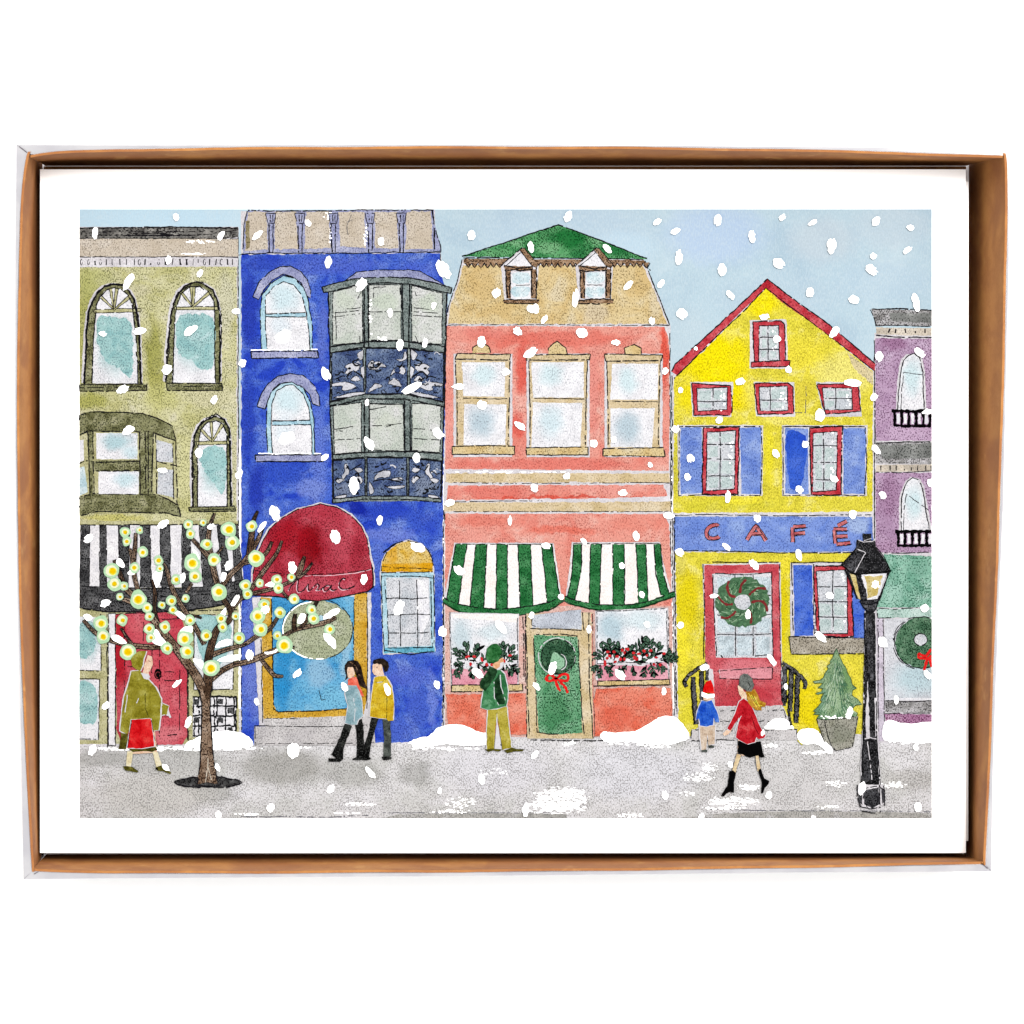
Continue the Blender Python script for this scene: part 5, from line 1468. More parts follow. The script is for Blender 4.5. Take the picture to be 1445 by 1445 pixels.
# ------------------------------------------------------------------ street tree with lights
BARK = wash('bark_wash', (150, 126, 106), (112, 88, 70), (180, 158, 140), speck=.75, spc=(36, 24, 16), ws=14, dens=.545)
DBARK = wash('dark_bark_wash', (92, 70, 54), (60, 44, 34), (118, 94, 76), speck=.7, spc=(14, 8, 6), ws=14, dens=.55)
zabove()
tree = a = part('printed_tree', 'printed bare street tree hung with round yellow lights in front of the red door')
a.fill(ell(293, 1103.5, 46, 7.2, 30), wash('tree_grate_wash', (74, 74, 74), (44, 44, 44), speck=.8, spc=(6, 6, 6), ws=10), .6)
a.line(ell(293, 1103.5, 46, 7, 30), 2, INK, .05, .8)
a.line([(335, 1100), (342, 1104), (338, 1106)], 1.2, INK, .2)
BR = []
def branch(pts, ws, m=BARK):
    BR.append(pts)
    b = part('branch', None, tree)
    b.brush([(x, y) for x, y in pts], [w + 1.8 for w in ws], INK)
    b.brush(pts, [max(.8, w - .4) for w in ws], m)
    for s_ in (-.22, .2):
        b.line([(x + s_ * ws[min(i, len(ws) - 1)], y) for i, (x, y) in enumerate(pts)], .9, INK, .35, .4, True)
branch([(231, 912), (215, 913), (198, 912), (178, 909), (155, 903), (135, 893), (118, 875)], [6, 6.5, 6, 6, 5.5, 5, 4])
branch([(188, 911), (180, 900), (171, 886)], [3.5, 3, 2])
branch([(198, 850), (186, 849), (174, 845)], [7, 7, 6])
branch([(222, 878), (218, 860), (219, 838), (214.6, 818)], [6, 5, 4.5, 2.5], DBARK)
branch([(196, 836), (190, 813), (188, 790), (183, 774)], [5, 5.5, 7, 3])
branch([(189, 790), (191, 770), (192, 752)], [6, 5, 3.5])
branch([(289, 909), (273, 880), (251, 846), (241, 824), (236, 805), (231, 795)], [6.5, 6, 6, 5.5, 4.5, 3])
branch([(263, 836), (271, 823)], [4, 3.5])
branch([(308, 828), (303, 810), (298, 786), (294, 763), (297, 742), (303, 724)], [7, 7.5, 8, 6.5, 5, 2.5])
branch([(298, 790), (285, 775), (271, 760)], [6.5, 5, 4])
branch([(303, 786), (315, 771)], [3, 2.5])
branch([(285, 872), (268, 868), (250, 872)], [2, 2, 1.5])
branch([(314, 826), (328, 808), (345, 792), (362, 766), (371, 745)], [6.5, 6.5, 6.5, 5.5, 3.5])
branch([(352, 784), (354, 768), (356, 750), (358, 735), (364, 721)], [8, 8, 7, 5, 2.5], DBARK)
branch([(345, 795), (362, 790), (376, 780), (384, 764)], [4, 4, 4.5, 3])
branch([(325, 862), (340, 845), (355, 830), (372, 806), (390, 782), (398, 763)], [4.5, 4.5, 5.5, 5.5, 4, 2.5])
branch([(352, 838), (380, 832), (405, 823), (428, 810), (441, 794)], [5, 4.5, 4, 4, 2])
branch([(420, 813), (425, 800), (430, 785)], [6, 7, 3])
branch([(398, 834), (408, 846)], [3, 2.5])
branch([(299, 924), (318, 917), (345, 909), (362, 898), (381, 887), (392, 871)], [7, 5.5, 4.5, 5.5, 5, 3.5])
branch([(396, 900), (416, 889), (443, 882), (460, 878), (474.5, 871)], [3.5, 4.5, 6, 6, 4])
branch([(416, 890), (415, 878), (417, 866)], [5, 5.5, 4], DBARK)
branch([(424, 887), (436, 869), (448, 848)], [5, 5.5, 3.5], DBARK)
branch([(297, 958), (312, 947), (330, 938), (348, 934), (370, 926), (392, 917), (416, 913)], [10, 7, 6, 6.5, 8, 7, 2])
branch([(368, 929), (378, 942), (388, 953), (400, 954)], [3.5, 5, 5, 2.5])
branch([(293, 975), (294, 950), (295, 926), (303, 896), (311, 883), (323, 876), (326, 863), (316, 846), (312, 836)], [14, 11, 10, 9, 7.5, 7, 6, 6, 5], DBARK)
branch([(290, 982), (278, 955), (261, 931), (244.5, 909), (226, 886), (213, 869), (200, 853), (188, 840), (176, 829)], [12, 12, 11, 10, 9, 8.5, 8, 7.5, 6], BARK)
branch([(176, 829), (171, 813), (166, 800), (161.5, 790)], [6, 6, 4.5, 3.5], DBARK)
t = part('trunk', None, tree)
t.fill([(279, 1106), (283, 1070), (284.5, 1030), (285, 995), (282, 975), (284, 968), (300, 968), (298, 985), (296.5, 1000), (299, 1040), (302, 1075), (307, 1106), (293, 1104)], BARK, .5)
t.fill([(285, 968), (300, 966), (297, 985), (291, 988)], DBARK, .6)
t.line([(279, 1107), (283, 1070), (284.5, 1030), (285, 995), (281, 972)], 1.7, INK, .06)
t.line([(300, 968), (297, 985), (296.5, 1000), (299, 1040), (302, 1075), (308, 1107)], 1.8, INK, .06)
t.line([(290, 1104), (293, 1085), (294, 1070)], 1.2, TAUPE, .1)
t.line([(293, 1080), (299, 1100)], 1.1, TAUPE, .2)
t.line([(280, 1108), (300, 1109), (312, 1107)], 1.4, INK, .2)
sn = [[(164, 793), (170, 788), (176, 797), (174, 801), (168, 798)], [(180, 808), (187, 804), (192, 806), (189, 811), (183, 811)], [(216, 812), (222, 804), (230, 802), (228, 816), (222, 829), (218, 822)], [(252, 897), (256, 888), (266, 883), (272, 885), (270, 894), (262, 896)],
      [(215, 905), (220, 888), (228, 898), (235, 908), (228, 911)], [(158, 897), (166, 896), (174, 901), (179, 907), (170, 908), (160, 903)], [(246, 864), (252, 862), (263, 870), (262, 875), (254, 872)], [(304, 914), (308, 907), (318, 902), (327, 903), (325, 909), (314, 913)],
      [(307, 932), (318, 926), (330, 924), (340, 924), (338, 930), (322, 934)], [(272, 930), (282, 931), (287, 934), (285, 944), (280, 940)], [(310, 870), (314, 862), (319, 858), (318, 868)], [(326, 852), (332, 843), (338, 841), (336, 848), (330, 855)], [(118, 868), (126, 867), (131, 872), (124, 876)],
      [(253, 815), (260, 808), (262, 816), (257, 823)], [(312, 818), (314, 808), (320, 810), (316, 820)], [(272, 775), (278, 779), (282, 788), (276, 788)], [(364, 748), (370, 738), (376, 736), (374, 743), (366, 751)], [(420, 879), (424, 866), (432, 868), (428, 878)], [(374, 826), (382, 821), (388, 822), (385, 828)], [(374, 920), (384, 919), (394, 914), (388, 921), (376, 923)], [(370, 862), (376, 856), (380, 860), (375, 866)], [(147, 1), (148, 1), (148, 2)]]
for q in sn[:-1]:
    b = part('snow_clump', None, tree)
    b.fill(q, WHITE, .4, True)
LG = [(177, 751, 7), (179, 764, 6.5), (197.5, 748, 5), (202, 779, 7.5), (224, 791, 7), (226, 802, 5.5), (190, 801, 7.5), (158.5, 805.6, 11), (162, 824, 9.5), (175.6, 826.7, 6), (169.5, 842, 5.5), (195.5, 846, 12), (208, 857, 7.5), (211, 869.5, 6.5), (242, 847.6, 7.5), (244, 860.4, 6.2), (228.8, 853.8, 5.5),
      (248.7, 818, 7), (272, 794, 11.5), (275.8, 813, 9.5), (266, 740, 7), (269, 753, 6.5), (287, 737.5, 5), (292, 768, 8), (302, 790, 9), (323.4, 746.6, 11), (327.6, 765.4, 9.8), (262, 844.6, 5.5), (309, 835.5, 11.5), (312, 873, 7.5), (314.6, 884.8, 7), (332.6, 869.5, 5.5), (337.6, 900, 8), (267.8, 875, 7.5), (291, 896.6, 8),
      (142.4, 879.5, 10.5), (145.7, 898, 9.5), (172.8, 875, 8), (210.5, 887, 8), (213, 899.8, 6.5), (233, 884.5, 7.8), (236, 914.4, 8), (180.6, 920, 12), (261, 901, 11.5), (264.5, 919.4, 10), (298, 942.6, 12), (355, 742.4, 8), (361.5, 787.7, 11.5), (391, 817.6, 7.2), (411, 814.6, 5.5), (392.8, 830, 7.2), (367, 823, 5.5),
      (346.6, 826, 8), (349.6, 838, 7), (415.5, 845.3, 7.8), (373, 853, 7.5), (364, 869.4, 10.8), (368, 887.7, 10), (395, 864.5, 8), (391.8, 896.5, 6), (401.4, 910, 12), (439.6, 860.3, 7.5), (442.5, 873, 8), (465.4, 888, 7.5)]
LGM = flat('pale_green_halo', (188, 226, 184), .05)
LGY = flat('cream_glow_paint', (246, 250, 216), .03)
LYE = flat('lemon_paint', (240, 236, 80), .06)
LOR = flat('golden_centre_paint', (248, 200, 8), .06)
LOL = flat('olive_ring_paint', (150, 140, 60), .1)
zb = Zc.z
for i, (x, y, r) in enumerate(LG):
    Zc.z = zb + (i % 8) * .0009
    b = part('light_bulb', None, tree)
    ring_ = r > 7.4 and i % 3 == 0
    b.fill(catmull([(px + random.gauss(0, r * .07), py + random.gauss(0, r * .07)) for px, py in ell(x, y, r, r * random.uniform(.96, 1.12), 9)], True, 3), LGM, .15)
    b.fill(ell(x + random.uniform(-.12, .05) * r, y + random.uniform(-.1, .1) * r, r * random.uniform(.66, .76), r * random.uniform(.62, .74), 14), LGY, .4)
    cx, cy = x + random.uniform(-.02, .14) * r, y + random.uniform(-.02, .1) * r
    kk = random.uniform(.78, 1.02)
    b.fill(ell(cx, cy, r * .5 * kk, r * .48 * kk, 12), LYE, .4)
    if not ring_ and r < 10:
        b.fill(ell(cx, cy, r * .42 * kk, r * .42 * kk, 12), LOL, .2)
    b.fill(ell(cx - r * .03, cy - r * .03, r * .37 * kk, r * .38 * kk, 12), LOR, .4)

# ------------------------------------------------------------------ people
SKIN = wash('skin_wash', (240, 208, 182), (232, 190, 160), (246, 222, 202), speck=.25, spc=(190, 140, 110), ws=8)
HALO = flat('pale_halo', (222, 220, 226), .03)
DKG = wash('deep_green_coat_wash', (34, 66, 40), (16, 40, 22), (56, 96, 62), speck=.4, spc=(4, 16, 8), ws=10)
def halo(a, q, d=1.6):
    cx = sum(p[0] for p in q) / len(q)
    cy = sum(p[1] for p in q) / len(q)
    a.fill([(x + d * (1 if x > cx else -1), y + d * .5 * (1 if y > cy else -1)) for x, y in q], HALO, .4)
zabove()
PEOPLE = Zc.z
zset(PEOPLE)
OLV = wash('olive_cape_wash', (152, 144, 48), (124, 116, 28), (176, 170, 84), speck=.3, spc=(90, 84, 10), ws=14, tooth=.16, blobs=[(192, 985, 6, 30, (134, 126, 36), .7)])
DOL = wash('dark_olive_wash', (92, 88, 30), (62, 58, 18), (120, 114, 48), speck=.4, spc=(30, 28, 6), ws=8)
CREAM = wash('cream_stocking_wash', (236, 226, 192), (226, 212, 170), (244, 238, 214), speck=.2, spc=(170, 150, 100), ws=10)
p = part('person', 'printed person in an olive hooded cape with a bright red bag walking right')
p.fill([(203, 945), (210, 948), (214, 980), (222, 1062), (184, 1064), (188, 1000), (198, 960)], SKIN, .3)
p.fill([(225, 985), (238, 1000), (241, 1010), (236, 1010), (222, 996)], HALO, .3)
p.fill([(203, 940), (209, 924), (215, 926), (216, 938), (211, 948), (204, 950)], SKIN, .4)
for q in ([(180, 1060), (188, 1060), (185, 1082), (178, 1082)], [(215.5, 1060), (223, 1061), (229, 1081), (221, 1082)]):
    p.fill(q, CREAM, .3)
p.fill([(236, 1006), (239, 1005), (242, 1012), (240, 1013)], HALO, .3)
p.line([(210, 932), (213, 934)], .8, GREYLINE, 0)
c = part('cape', None, p)
cape = [(186, 947), (198, 946), (208, 957), (220, 970), (228, 986), (228, 996), (227, 1010), (224, 1030), (216, 1031), (214.6, 1016), (211, 1013), (186, 1015), (185, 1023), (180, 1036), (170, 1031), (171.5, 1013), (175, 985), (183, 960)]
halo(c, cape)
c.fill(cape, OLV, .4)
c.fill([(229, 991), (239, 996), (236, 1008), (228, 1010)], OLV, .3, line=HALO, lw=1, gap=.2)
for q in ([(205, 978), (205, 1000), (210, 1012)], [(196, 985), (193, 992)], [(180, 980), (177, 1005)], [(228, 992), (227, 1008)]):
    c.line(q, 1.2, HALO if random.random() < .7 else DOL, .15)
hd = part('hood', None, p)
hood = [(185, 930), (190, 923), (198, 918), (208, 919), (204, 930), (203, 938), (199, 947), (194, 945), (187, 940)]
hd.fill(hood, OLV, .4)
hd.line([(208, 919), (204, 930), (203, 938), (199, 947)], 1.4, HALO, .05)
hd.fill([(199, 949), (204, 950), (210, 951), (212, 955), (208, 959), (203, 957)], HALO, .5)
ct = part('coat_hem', None, p)
ct.fill([(171, 1034), (180, 1035), (181, 1045), (178, 1057), (168, 1057), (170, 1046)], DOL, .5)
ct.fill([(179, 1054), (200, 1056), (219, 1053), (223, 1058), (215, 1061), (200, 1060), (188, 1061)], DOL, .7)
bg_ = part('bag', 'bright red bag', p)
bag = [(186, 1015.5), (200, 1014.5), (213, 1014), (216, 1035), (218, 1053), (200, 1056), (180, 1055), (183, 1035)]
halo(bg_, bag, 1.2)
bg_.fill(bag, wash('bright_red_wash', (220, 34, 38), (196, 10, 18), (232, 70, 66), speck=.25, spc=(130, 0, 8), ws=14, tooth=.14), .4)
bg_.line([(186, 1016), (183, 1035), (180, 1054)], 1.1, INK, .3)
bg_.line([(214, 1016), (218, 1040), (222, 1055)], 1.1, INK, .3)
sh = part('shoe', None, p)
sh.fill([(174, 1081), (180, 1080), (187, 1082), (195.5, 1088), (194, 1090), (184, 1088), (177, 1087)], DOL, .4)
sh = part('shoe', None, p)
sh.fill([(219, 1083), (228, 1080), (236, 1085), (242, 1090), (241, 1092), (230, 1088), (223, 1087)], DOL, .4)
sh.fill([(220, 1083), (224, 1084), (223, 1086.5), (220, 1085.5)], INKB, .2)

zset(PEOPLE)
BLC = wash('black_trouser_wash', (22, 22, 22), (6, 6, 6), (48, 50, 48), speck=.3, spc=(90, 92, 90), ws=14)
GRT = wash('charcoal_trouser_wash', (78, 84, 80), (52, 56, 54), (108, 114, 108), speck=.5, spc=(20, 22, 22), ws=12)
HAIR = wash('black_hair_wash', (42, 32, 28), (18, 12, 10), (74, 60, 52), speck=.5, spc=(4, 2, 2), ws=8)
BCO = wash('dusty_blue_coat_wash', (156, 184, 192), (126, 158, 168), (184, 206, 210), speck=.3, spc=(84, 112, 124), ws=16, tooth=.15, blobs=[(508, 1000, 6, 20, (128, 172, 186), .7)])
p = part('person', 'printed person with long black hair in a dusty blue coat and coral scarf')
p.fill([(489.5, 940), (499, 940), (501, 951.6), (495, 958), (491, 955.7)], SKIN, .3)
p.line([(491, 948), (493, 948.5)], .7, GREYLINE, 0)
c = part('trousers', None, p)
c.fill([(488, 1019), (497, 1024), (490, 1042), (484.5, 1058), (484.5, 1071), (476, 1071), (468, 1064.5), (476, 1048)], BLC, .4)
c.fill([(501, 1018), (511, 1014), (513, 1028), (514, 1050), (514, 1069.5), (503, 1069), (504, 1045)], BLC, .4)
c = part('shoe', None, p)
c.fill([(463, 1070), (474, 1070), (484, 1072), (479.5, 1075), (464, 1074.5)], BLC, .3)
c = part('shoe', None, p)
c.fill([(497, 1070.5), (503, 1068), (512, 1069), (512, 1072), (498, 1072.5)], BLC, .3)
c = part('coat', None, p)
q = [(488, 969), (496, 965), (505, 966), (508, 978), (511, 992), (512, 1010), (505, 1016), (503.6, 1022), (495, 1022), (487, 1020), (490, 1005), (491, 995), (487, 980)]
halo(c, q, 1)
c.fill(q, BCO, .4)
c.line([(499, 985), (501, 1000), (500, 1018)], .8, HALO, .2)
c = part('scarf', None, p)
c.fill([(491, 959), (497, 956), (503, 955), (506, 965), (511, 974), (514, 983), (509, 981), (507, 975), (503, 967), (491, 967)], wash('coral_scarf_wash', (236, 110, 90), (222, 80, 64), (242, 140, 118), speck=.2, spc=(170, 50, 40), ws=8), .4)
c = part('hair', None, p)
c.fill([(486, 944), (487, 938), (491, 933), (497, 931.5), (505, 933), (510, 941), (512, 952), (514, 960), (519, 971.5), (513, 970), (508, 967), (504, 956.5), (501, 947), (498, 941), (491, 941.6), (490, 945), (491, 957), (487, 960), (489, 952)], HAIR, .35)
c.line([(494, 934), (502, 940), (507, 953)], .8, BRN, .2, .2, True)
p = part('person', 'printed person with short black hair in a mustard jacket walking beside the blue coat')
p.fill([(526, 938), (529, 935), (539, 937), (541, 948), (543, 955), (536, 956), (528, 952), (525.5, 947)], SKIN, .3)
p.line([(531, 941.5), (534, 941)], .8, GREYLINE, 0)
p.line([(527, 948), (530, 948.5)], .7, flat('lip_pink', (214, 130, 120)), 0)
c = part('trousers', None, p)
c.fill([(540, 1013), (551, 1016), (552, 1040), (551.8, 1067), (541, 1067.5), (542, 1040)], GRT, .4)
c.fill([(524, 1012), (534, 1014), (528, 1035), (524, 1050), (521, 1070), (513, 1069.5), (514.4, 1050), (521, 1030)], BLC, .4)
c = part('shoe', None, p)
c.fill([(538.5, 1067.5), (546, 1067), (553, 1067.8), (553, 1071), (546, 1072.5), (541, 1072.5)], BLC, .3)
c = part('shoe', None, p)
c.fill([(512, 1069), (522, 1068), (524, 1071), (518, 1072.5), (512, 1072)], BLC, .3)
c = part('jacket', None, p)
q = [(528.5, 956), (535, 954), (544, 954), (549, 961), (552.6, 969), (555, 982), (556, 994), (555, 1016), (548, 1017), (545, 1014), (534, 1013), (522, 1011), (523, 993), (526, 972)]
halo(c, q, 1)
c.fill(q, wash('mustard_jacket_wash', (216, 184, 46), (196, 158, 30), (226, 202, 90), speck=.3, spc=(130, 96, 8), ws=16, tooth=.15, blobs=[(532, 985, 6, 14, (204, 168, 40), .7)]), .4)
c.line([(546, 978), (546, 1000), (546, 1014)], .9, DOL, .15)
c.line([(530, 962), (537, 963), (543, 958)], .9, DOL, .25, .2, True)
c.line([(532, 963), (540, 962)], .8, HALO, .2)
c = part('hair', None, p)
c.fill([(526.5, 935), (527.5, 931), (534, 929), (541, 929), (548, 934), (549, 941), (547, 947), (542.6, 948), (541, 941), (538, 937), (535, 938), (532, 935.5), (529, 937.5)], HAIR, .3)

zset(PEOPLE)
GJK = wash('green_jacket_wash', (64, 128, 82), (42, 100, 60), (104, 160, 120), speck=.25, spc=(16, 60, 32), ws=12, tooth=.15)
OTR = wash('olive_trouser_wash', (186, 172, 70), (160, 146, 44), (202, 190, 108), speck=.35, spc=(110, 96, 14), ws=14, tooth=.15)
p = part('person', 'printed person in a green cap and jacket looking into the left shop window')
p.fill([(695, 937), (702, 933), (709, 927.7), (711, 932.7), (708, 940), (704, 944), (697, 944)], wash('tan_skin_wash', (232, 182, 142), (220, 160, 116), speck=.2, ws=8), .3)
p.fill([(706, 935), (711, 934), (709, 942), (703, 947), (698, 946), (705, 941)], HALO, .4)
c = part('trousers', None, p)
q = [(688.7, 1000), (700, 1001), (715, 997), (718, 1025), (722, 1054.6), (709.4, 1058), (705, 1030), (701, 1006), (699, 1030), (697, 1057), (687, 1058), (687, 1030)]
halo(c, q, 1.2)
c.fill([(701, 1010), (704, 1030), (708, 1058), (698, 1058)], HALO, .3)
c.fill(q, OTR, .4)
c.line([(706, 1050), (709, 1057)], 1, INK, .2)
c = part('shoe', None, p)
c.fill([(684, 1057), (697, 1056), (708, 1057), (706, 1060), (696, 1059), (689, 1061)], DOL, .5)
c = part('shoe', None, p)
c.fill([(711, 1059), (722.7, 1054.6), (732, 1057), (739, 1057), (738, 1060), (728, 1060), (716, 1063)], DOL, .5)
c = part('jacket', None, p)
q = [(696, 947), (706, 945), (712, 951), (715, 962), (717, 975), (716, 988), (714.4, 996), (700, 1000), (688, 1001.4), (679, 998), (679.5, 988), (682, 975), (690, 962)]
halo(c, q, 1)
c.fill(q, GJK, .4)
c.fill([(698, 960), (704, 950), (706, 968), (712.8, 990), (712, 994), (704.5, 994), (698, 984)], DKG, .4)
c.line([(706, 952), (707, 968), (713, 988)], 1.1, HALO, .2)
c.line([(697, 962), (698, 985), (704, 995)], 1, HALO, .25)
c = part('scarf', None, p)
c.fill([(684.5, 952), (691, 940), (701, 944), (702, 948), (695, 962), (684.5, 975), (678, 970), (677, 963), (680, 958)], DKG, .5)
c = part('cap', None, p)
c.fill([(685, 926), (687, 915), (694, 908.6), (702, 908.4), (707, 913), (708, 922), (703, 932.7), (697, 935), (688, 935)], wash('green_cap_wash', (44, 104, 54), (22, 76, 32), (76, 134, 84), speck=.3, spc=(4, 40, 14), ws=8, tooth=.16), .4)

zset(PEOPLE)
p = part('person', 'printed child in a red hat with white trim and a blue coat')
p.fill([(992, 981), (1006, 984), (1003, 989), (993, 988)], SKIN, .3)
c = part('trousers', None, p)
q = [(986.5, 1022), (996, 1023), (1009, 1023), (1009, 1036), (1008, 1050), (1000, 1052), (998, 1036), (996.5, 1057), (990, 1059), (988, 1040)]
halo(c, q, 1.4)
c.fill(q, wash('beige_trouser_wash', (212, 192, 172), (194, 168, 144), (224, 208, 192), speck=.25, spc=(140, 110, 90), ws=12), .4)
c = part('shoe', None, p)
c.fill([(989, 1058.7), (994, 1057.5), (998, 1058), (998, 1061), (990, 1061)], GRT, .3)
c = part('shoe', None, p)
c.fill([(999, 1052), (1004, 1051), (1008, 1053), (1007, 1055), (1000, 1055)], GRT, .3)
c = part('coat', None, p)
q = [(990, 988), (997, 990), (1004, 988), (1009, 998), (1013, 1008), (1015, 1019), (1009.7, 1019), (1007, 1013), (1006, 1023), (997, 1025), (988, 1024), (986, 1014), (981.5, 1016), (984, 1003)]
halo(c, q, 1)
c.fill(q, wash('cobalt_coat_wash', (44, 96, 204), (24, 70, 184), (90, 136, 220), speck=.3, spc=(8, 32, 120), ws=9, tooth=.2), .4)
c = part('hat', None, p)
c.fill([(991.5, 977), (993, 969), (996, 962), (1003, 959), (1006, 966), (1008, 979)], wash('santa_red_wash', (226, 26, 26), (206, 8, 12), (238, 60, 54), speck=.2, spc=(150, 0, 0), ws=8), .4)
c.fill([(990, 976), (999, 979.5), (1008, 979), (1008, 983.5), (998, 985), (990, 982)], WHITE, .4)

zset(PEOPLE)
p = part('person', 'printed person in a red coat, black skirt and grey beret with long golden hair')
p.fill([(1046, 984), (1052, 984), (1062, 1010), (1070, 1066), (1040, 1066), (1044, 1010)], SKIN, .3)
p.fill([(1046, 1000), (1030, 1034), (1024, 1034), (1042, 996)], SKIN, .3)
p.fill([(1040.5, 967), (1045, 967), (1049.6, 975), (1054, 979), (1053, 988), (1047, 985), (1043, 979)], wash('fair_skin_wash', (244, 218, 190), (236, 202, 170), speck=.2, ws=8), .3)
p.fill([(1020, 1035), (1025, 1030), (1030, 1029), (1028, 1036), (1022, 1038.5)], SKIN, .3)
p.line([(1041, 974), (1042.5, 976)], .7, flat('lip_pink', (214, 130, 120)), 0)
for q in ([(1039.6, 1063), (1046, 1065), (1042, 1077), (1038, 1090), (1032, 1090), (1036, 1076)], [(1065, 1064), (1070.5, 1064), (1072, 1076), (1073.5, 1087), (1068.7, 1088), (1067, 1076)]):
    p.fill(q, wash('pale_leg_wash', (228, 206, 166), (212, 184, 140), speck=.25, spc=(150, 120, 80), ws=8), .3, line=GREYLINE, lw=.8, gap=.4)
c = part('skirt', None, p)
c.fill([(1041, 1045), (1048, 1044), (1056, 1048), (1073, 1046), (1075, 1056), (1076.5, 1062), (1079, 1067), (1074, 1069), (1069, 1066), (1058, 1069), (1048, 1065), (1041, 1063)], INKB, .4)
c = part('coat', None, p)
q = [(1043, 990), (1049, 985.6), (1054, 989), (1061, 998), (1066, 1010), (1071, 1023), (1080, 1037), (1078, 1041), (1071, 1043), (1067, 1040), (1064.5, 1047), (1054.6, 1050), (1046, 1045.6), (1038, 1040), (1041, 1026), (1043, 1012), (1036, 1022), (1030, 1031), (1026, 1028), (1033, 1015), (1038, 1004)]
halo(c, q, 1)
c.fill(q, wash('crimson_coat_wash', (196, 34, 46), (170, 16, 28), (216, 80, 84), speck=.35, spc=(100, 0, 8), ws=13, tooth=.16), .4)
c.line([(1046, 1010), (1040, 1022), (1037, 1031)], 1.2, HALO, .15)
c.line([(1060, 1010), (1064, 1024), (1070, 1036)], 1, wash('dark_crimson_line', (110, 10, 20), speck=0), .25)
c = part('hair', None, p)
c.fill([(1052, 976), (1058, 975), (1064.5, 972), (1069, 980), (1072, 988), (1081, 992), (1079, 997), (1074, 997), (1075, 1002), (1067, 1002), (1061, 998), (1055, 990)], wash('golden_hair_wash', (196, 146, 54), (168, 116, 28), (216, 178, 96), speck=.35, spc=(110, 70, 6), ws=8, tooth=.18), .35)
for k in range(5):
    c.line([(1056 + k * 2, 978 + k), (1062 + k * 2, 988 + k * 1.5), (1068 + k * 1.8, 998 - k * .6)], .7, DOL if k % 2 else LYE, .25, .2, True)
c = part('beret', None, p)
c.fill([(1043, 960), (1044.6, 953), (1049, 950), (1055, 951), (1061, 957), (1064, 967), (1060, 975.6), (1054, 975), (1047, 971), (1042, 967)], wash('grey_beret_wash', (112, 116, 112), (88, 92, 90), (138, 142, 138), speck=.45, spc=(46, 48, 48), ws=10), .35)
c.line([(1055, 962), (1058, 968), (1055, 973)], .9, INK, .2, .2, True)
for q in ([(1029, 1088), (1034, 1087), (1038.5, 1090), (1036, 1104), (1036, 1110), (1035, 1119), (1030, 1117), (1025, 1120), (1021, 1124), (1017.5, 1122.5), (1021, 1116), (1026, 1109)], [(1069.5, 1086), (1074, 1084.5), (1076, 1092), (1078.5, 1098), (1085, 1101.5), (1084, 1106), (1079, 1112), (1077, 1119), (1073.5, 1118.5), (1075, 1103), (1072, 1096)]):
    b = part('boot', None, p)
    b.fill(q, INKB, .4)

# ------------------------------------------------------------------ street lamp
LMB = wash('lamp_black_wash', (30, 30, 32), (12, 12, 13), (62, 62, 64), speck=.5, spc=(96, 96, 100), ws=12, dens=.60)
LMG = wash('lamp_grey_wash', (74, 74, 78), (44, 44, 48), (112, 112, 118), speck=.8, spc=(12, 12, 14), ws=9, dens=.56)
zset(PEOPLE)
lamp = pole_ = part('printed_street_lamp', 'printed black street lamp with a yellow lantern in front of the cafe')
b = lamp
pole = [(1221, 862), (1233, 862), (1234, 900), (1235, 980), (1237, 1045), (1239, 1080), (1241, 1110), (1216, 1110), (1215, 1080), (1217, 1045), (1219, 1000), (1220, 930)]
b.fill([(x + (2.4 if x > 1228 else -1.2), y) for x, y in pole], PALE, .4)
b.fill(pole, LMB, .5)
b.fill([(1222, 870), (1230, 870), (1232, 960), (1228, 960), (1224, 930)], LMG, .6)
b.fill([(1221, 1008), (1224, 960), (1226, 1000), (1227, 1040), (1222, 1042)], PALE, .6)
b.fill([(1219, 1052), (1222, 1048), (1228, 1100), (1218, 1106)], LMG, .6)
b.fill([(1234, 985), (1237, 985), (1237, 1036), (1235, 1040)], PALE, .5)
b.line([(1220, 1043), (1228, 1041), (1238, 1043)], 1.6, PALE, .2, .6)
b.line([(1220, 865), (1220, 930), (1217, 1045), (1215, 1108)], 1.6, INK, .08)
b.line([(1234, 865), (1235, 980), (1237, 1045), (1242, 1108)], 1.6, INK, .12)
b.line([(1224, 1046), (1230, 1100)], 1.2, PALE, .3)
b = part('lamp_base', None, lamp)
b.fill([(1210, 1107), (1247, 1107), (1249, 1122), (1248, 1134), (1238, 1138), (1226, 1141), (1216, 1138), (1211, 1126)], PALE, .4)
b.fill([(1219, 1114), (1240, 1111), (1242, 1134), (1230, 1141), (1219, 1134)], LMG, .8)
b.fill([(1211, 1120), (1216, 1118), (1217, 1136), (1212, 1132)], LMG, .6)
b.fill([(1243, 1110), (1248, 1114), (1249, 1130), (1244, 1134)], LMG, .6)
for q in ([(1210, 1107), (1210, 1120), (1213, 1138)], [(1219, 1112), (1218, 1130), (1224, 1140)], [(1218, 1112), (1242, 1109)], [(1241, 1107), (1242, 1136)], [(1246, 1108), (1249, 1124), (1248, 1137)], [(1213, 1138), (1230, 1141), (1248, 1138)], [(1216, 1144), (1230, 1146), (1241, 1147), (1242, 1143)]):
    b.line(q, 1.4, INK, .15, .6)
b = part('lantern', None, lamp)
b.fill([(1190, 803), (1212, 811), (1254, 806), (1240, 848), (1216, 851)], LMB, .4)
b.fill([(1199, 809), (1207, 812), (1214, 846), (1210, 844)], wash('lantern_amber_wash', (214, 196, 136), (200, 178, 104), (228, 216, 172), speck=.4, spc=(130, 110, 50), ws=12), .4)
b.fill([(1213, 811), (1251, 809), (1238, 845), (1222, 847)], GLW, .4)
